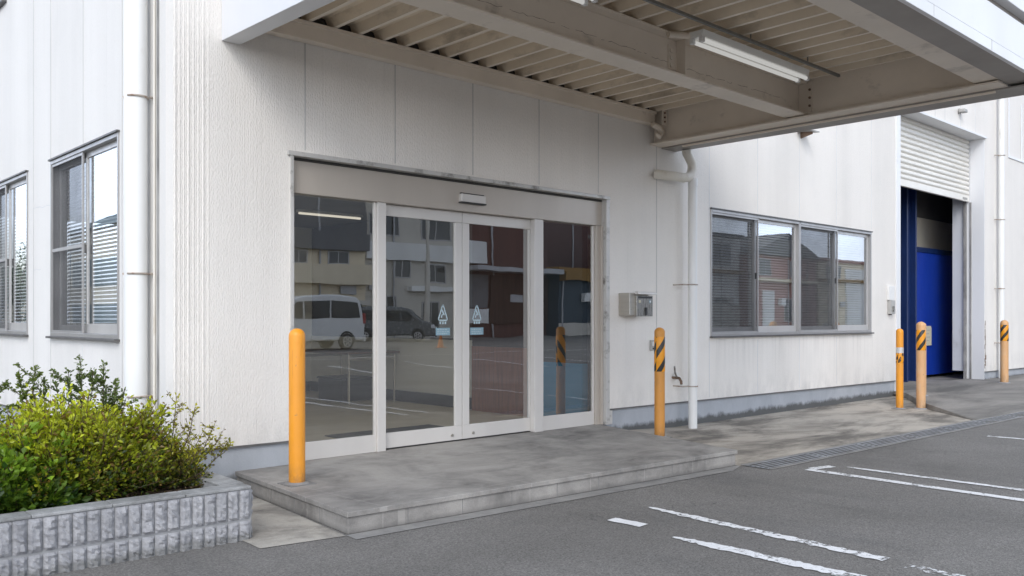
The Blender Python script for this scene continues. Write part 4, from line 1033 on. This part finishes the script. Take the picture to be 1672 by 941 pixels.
# buildings seen in the side windows
g=empty('warehouse',(-20,48,0)); tag(g,'beige warehouse with teal roof beyond the side wall','building')
MB().box(-32,-15,40,54,-.05,6.6).build('wall',p_beige,g)
MB().hexa([(-32.5,39.6,6.6),(-14.4,39.6,6.6),(-14.4,54.4,6.6),(-32.5,54.4,6.6)],[(-28,44,8.4),(-18,44,8.4),(-18,51,8.4),(-28,51,8.4)]).build('roof',p_teal,g)
MB().box(-14.99,-14.8,40.5,53,3.2,4.8).build('window_band',p_teal,g); MB().box(-14.99,-14.8,40.5,53,1.0,2.1).build('window_band',p_teal,g)
g=empty('warehouse',(-24,68,0)); tag(g,'low teal shed beyond the beige warehouse','building')
MB().box(-34,-17,58,84,-.05,4.2).build('wall',p_beige,g); MB().hexa([(-34.4,57.6,4.2),(-16.6,57.6,4.2),(-16.6,84.4,4.2),(-34.4,84.4,4.2)],[(-28,60,7.0),(-22,60,7.0),(-22,82,7.0),(-28,82,7.0)]).build('roof',p_teal,g)
# vans
p_vanw=simple('van_white_paint',(.78,.78,.77),.25,0,.03,2,(1,1,1),0); p_vang=simple('van_silver_paint',(.16,.17,.18),.25,.6,.05,2,(1,1,1),0)
p_tyre=simple('tyre_rubber',(.02,.02,.02),.8,0,.1,8); p_red=simple('tail_lens',(.35,.02,.015),.2,0,.1,5,(1,1,1),0); p_clear=simple('head_lens',(.7,.7,.7),.1,0,.05,5,(1,1,1),0)
def van(loc,rz,paint,label,sz=1.):
    r=empty('parked_van',loc,rz); tag(r,label,'van','vans parked across the car park'); w=.86
    body=[(-2.35,.34),(-2.38,.95),(-2.30,1.2),(-2.20,1.85),(-2.05,2.02),(-1.2,2.08),(.5,2.05),(.95,1.92),(1.75,1.22),(2.28,1.02),(2.40,.72),(2.38,.34)]
    MB().prism([(a,b*sz) for a,b in body],-w,w,'y').build('body',paint,r,local=True,bevel=.07,smooth=True)
    for s in (-1,1):
        a,b=sorted((s*(w+.002),s*(w+.012)))
        MB().prism([(p_,q*sz) for p_,q in [(-2.12,1.24),(-2.03,1.82),(-.75,1.86),(-.75,1.22)]],a,b,'y').build('side_window',p_win,r,local=True)
        MB().prism([(p_,q*sz) for p_,q in [(-.68,1.22),(-.68,1.86),(.45,1.84),(.45,1.2)]],a,b,'y').build('side_window',p_win,r,local=True)
        MB().prism([(p_,q*sz) for p_,q in [(.52,1.2),(.52,1.84),(.82,1.80),(1.42,1.24)]],a,b,'y').build('side_window',p_win,r,local=True)
        for x in (-1.5,1.48):
            wv=MB(); wv.v=[]; wv.tube([(x,s*(w-.2),.33),(x,s*(w+.02),.33)],.33,24); wh=wv.build('wheel',p_tyre,r,local=True)
            rm=MB()
            for k in range(6):
                t=k*math.pi/3; rm.tube([(x+.05*math.cos(t),s*(w+.026),.33+.05*math.sin(t)),(x+.2*math.cos(t),s*(w+.026),.33+.2*math.sin(t))],.03,6)
            rm.tube([(x+.21*math.cos(R(t)),s*(w+.024),.33+.21*math.sin(R(t))) for t in range(0,361,20)],.02,6)
            rm.build('rim',m_alu_lt,wh,local=True)
            an=MB(); an.tube([(x+.39*math.cos(R(t)),s*(w+.004),.33+.39*math.sin(R(t))) for t in range(-10,191,15)],.04,6); an.build('wheel_arch',m_black,r,local=True)
        a,b=sorted((s*(w-.16),s*(w+.01))); MB().box(-2.405,-2.26,a,b,.98*sz,1.42*sz).build('tail_light',p_red,r,local=True,bevel=.02)
        MB().box(2.16,2.36,a,b,.78*sz,.98*sz).build('headlight',p_clear,r,local=True,bevel=.03)
        MB().box(1.1,1.28,min(s*w,s*(w+.2)),max(s*w,s*(w+.2)),1.16*sz,1.36*sz).build('wing_mirror',paint,r,local=True,bevel=.03)
    MB().hexa([(1.70,-.72,1.275*sz),(1.73,-.72,1.275*sz),(1.73,.72,1.275*sz),(1.70,.72,1.275*sz)],[(1.02,-.66,1.885*sz),(1.05,-.66,1.885*sz),(1.05,.66,1.885*sz),(1.02,.66,1.885*sz)]).build('windscreen',p_win,r,local=True)
    MB().box(-2.36,-2.255,-.68,.68,1.28*sz,1.8*sz).build('rear_window',p_win,r,local=True)
    MB().box(2.34,2.45,-.82,.82,.30,.60).box(-2.47,-2.34,-.82,.82,.30,.60).build('bumper',paint,r,local=True,bevel=.04)
    return r
van((15.65,-25.4,.0),R(180),p_vanw,'white van parked side on across the car park',1.06)
van((25.6,-33.2,.0),R(38),p_vang,'dark silver minivan parked at an angle beyond the white van',.95)
# traffic cone seen in the glass
cn=empty('traffic_cone',(21.4,-23.6,0)); tag(cn,'orange traffic cone standing across the car park','cone')
p_or=plain('cone_orange',(.6,.17,.02)); MB().lathe([(.16,.03),(.03,.7)],20).build('body',p_or,cn,local=True,smooth=True); MB().box(-.2,.2,-.2,.2,0,.03).build('base',p_or,cn,local=True)
# utility poles
for i,(x,y) in enumerate(((29.9,-35.6),(47,-34))):
    r=empty('utility_pole',(x,y,0)); tag(r,('grey concrete utility pole in front of the grey block','grey concrete utility pole in front of the slate shed')[i],'utility pole','utility poles across the car park')
    MB().tube([(0,0,0),(0,0,10.5)],[.17,.10],12).build('pole',p_grey,r,local=True,smooth=True); MB().box(-1,1,-.06,.06,9.4,9.52).box(-.8,.8,-.06,.06,8.6,8.7).build('crossarm',p_silver,r,local=True)
# trees far left
def tree(loc,h,rad,label,seed):
    rnd=random.Random(seed); r=empty('broadleaf_tree',loc); tag(r,label,'tree','trees beyond the side wall')
    tr=MB().tube([(0,0,0),(.1,0,h*.35),(0,.1,h*.7)],[.22,.16,.06],8)
    for i in range(7):
        a=rnd.uniform(0,6.28); tr.tube([(0,0,h*rnd.uniform(.3,.5)),(rad*.5*math.cos(a),rad*.5*math.sin(a),h*rnd.uniform(.6,.85))],[.08,.03],6)
    tr.build('trunk',m_twig,r,local=True)
    lf=MB(); lf.tone=[]
    cl=[(rnd.gauss(0,.45)*rad,rnd.gauss(0,.45)*rad,h*.62+rnd.gauss(0,.17)*h) for _ in range(26)]
    for c in cl:
        b=rnd.uniform(.6,1.4)
        for k in range(90):
            p=Vector(c)+Vector((rnd.gauss(0,.35),rnd.gauss(0,.35),rnd.gauss(0,.3)))*rad*.5
            d=Vector((rnd.gauss(0,1),rnd.gauss(0,1),rnd.gauss(0,1))).normalized(); w=d.cross(Vector((rnd.gauss(0,1),rnd.gauss(0,1),1))).normalized(); s=rnd.uniform(.15,.3); n=len(lf.v)
            lf.v+=[tuple(p),tuple(p+d*s*.5+w*s*.3),tuple(p+d*s),tuple(p+d*s*.5-w*s*.3)]; lf.f.append((n,n+1,n+2,n+3)); lf.tone.append([.05*b,.085*b,.02*b,1.])
    lf.build('crown',m_leaf,r,local=True,fix=False)
tree((-13,58,0),6.0,2.2,'leafy green tree between the two sheds beyond the side wall',1)
tree((-13.5,66,0),4.6,2.0,'low green tree in front of the far teal shed',2)
tree((-13,72,0),5.2,2.2,'rounded green tree at the far end of the teal shed',3)
hl=MB(); nx=24
for i in range(nx+1):
    a=R(90+90*i/nx); rr=200
    hl.v+=[(rr*math.cos(a),rr*math.sin(a),-1),(rr*1.02*math.cos(a),rr*1.02*math.sin(a),10+6*math.sin(i*.9)+4*math.sin(i*2.1))]
for i in range(nx): a=2*i; hl.f.append((a,a+2,a+3,a+1))
struct(hl.build('hills',plain('hill_green',(.06,.085,.06)),fix=False,smooth=True))

# ------------------------------------------------------------------ light
SUN_EL=R(36); SUN_AZ=R(222)   # azimuth of the sun measured from +X, counter-clockwise
w=bpy.data.worlds.new('World'); sc.world=w; w.use_nodes=True; nt_=w.node_tree; nt_.nodes.clear()
o=nt_.nodes.new('ShaderNodeOutputWorld'); bg=nt_.nodes.new('ShaderNodeBackground'); sky=nt_.nodes.new('ShaderNodeTexSky')
sky.sky_type='NISHITA'; sky.sun_disc=False; sky.sun_elevation=SUN_EL; sky.sun_rotation=R(90)-SUN_AZ; sky.air_density=1.0; sky.dust_density=2.5; sky.ozone_density=1.
hs=nt_.nodes.new('ShaderNodeHueSaturation'); hs.inputs['Saturation'].default_value=.42; hs.inputs['Value'].default_value=1.15
nt_.links.new(sky.outputs[0],hs.inputs['Color'])
tc=nt_.nodes.new('ShaderNodeTexCoord'); mp=nt_.nodes.new('ShaderNodeMapping'); mp.inputs['Scale'].default_value=(1,1,2.6); nt_.links.new(tc.outputs['Generated'],mp.inputs[0])
nz=nt_.nodes.new('ShaderNodeTexNoise'); nz.inputs['Scale'].default_value=2.2; nz.inputs['Detail'].default_value=7; nt_.links.new(mp.outputs[0],nz.inputs['Vector'])
mr=nt_.nodes.new('ShaderNodeMapRange'); nt_.links.new(nz.outputs['Fac'],mr.inputs[0]); mr.inputs[1].default_value=.38; mr.inputs[2].default_value=.62
mx=nt_.nodes.new('ShaderNodeMix'); mx.data_type='RGBA'; nt_.links.new(mr.outputs[0],mx.inputs['Factor']); nt_.links.new(hs.outputs[0],mx.inputs[6]); mx.inputs[7].default_value=(9.4,10.85,13.4,1)
sx=nt_.nodes.new('ShaderNodeSeparateXYZ'); nt_.links.new(tc.outputs['Generated'],sx.inputs[0])
hz=nt_.nodes.new('ShaderNodeMapRange'); nt_.links.new(sx.outputs[2],hz.inputs[0]); hz.inputs[1].default_value=.0; hz.inputs[2].default_value=.62; hz.inputs[3].default_value=1.75; hz.inputs[4].default_value=.85; hz.interpolation_type='SMOOTHSTEP'
vm=nt_.nodes.new('ShaderNodeVectorMath'); vm.operation='SCALE'; nt_.links.new(mx.outputs[2],vm.inputs[0]); nt_.links.new(hz.outputs[0],vm.inputs['Scale'])
nt_.links.new(vm.outputs[0],bg.inputs[0]); bg.inputs[1].default_value=.15; nt_.links.new(bg.outputs[0],o.inputs[0])
sl=bpy.data.lights.new('sun','SUN'); sl.energy=1.4; sl.angle=R(26); sl.color=(1,.98,.95)
so_=bpy.data.objects.new('sun',sl); col.objects.link(so_); so_.location=(-10,-20,30)
dv=Vector((math.cos(SUN_EL)*math.cos(SUN_AZ),math.cos(SUN_EL)*math.sin(SUN_AZ),math.sin(SUN_EL)))
so_.rotation_euler=dv.to_track_quat('Z','Y').to_euler()

# ------------------------------------------------------------------ camera
cam=bpy.data.cameras.new('camera'); co=bpy.data.objects.new('camera',cam); col.objects.link(co)
co.location=(-2.5311,-6.2938,1.31); co.rotation_euler=(R(90),0,R(46.936-90))
cam.sensor_width=36; cam.lens=1429/1672*36; cam.shift_y=48.5/1672; cam.clip_end=2000; cam.clip_start=.05
sc.camera=co
sc.view_settings.view_transform='Standard'; sc.view_settings.look='None'; sc.view_settings.exposure=0; sc.view_settings.gamma=1
sc.render.engine='CYCLES'
sc.cycles.max_bounces=10; sc.cycles.transparent_max_bounces=16
sc.cycles.use_denoising=True
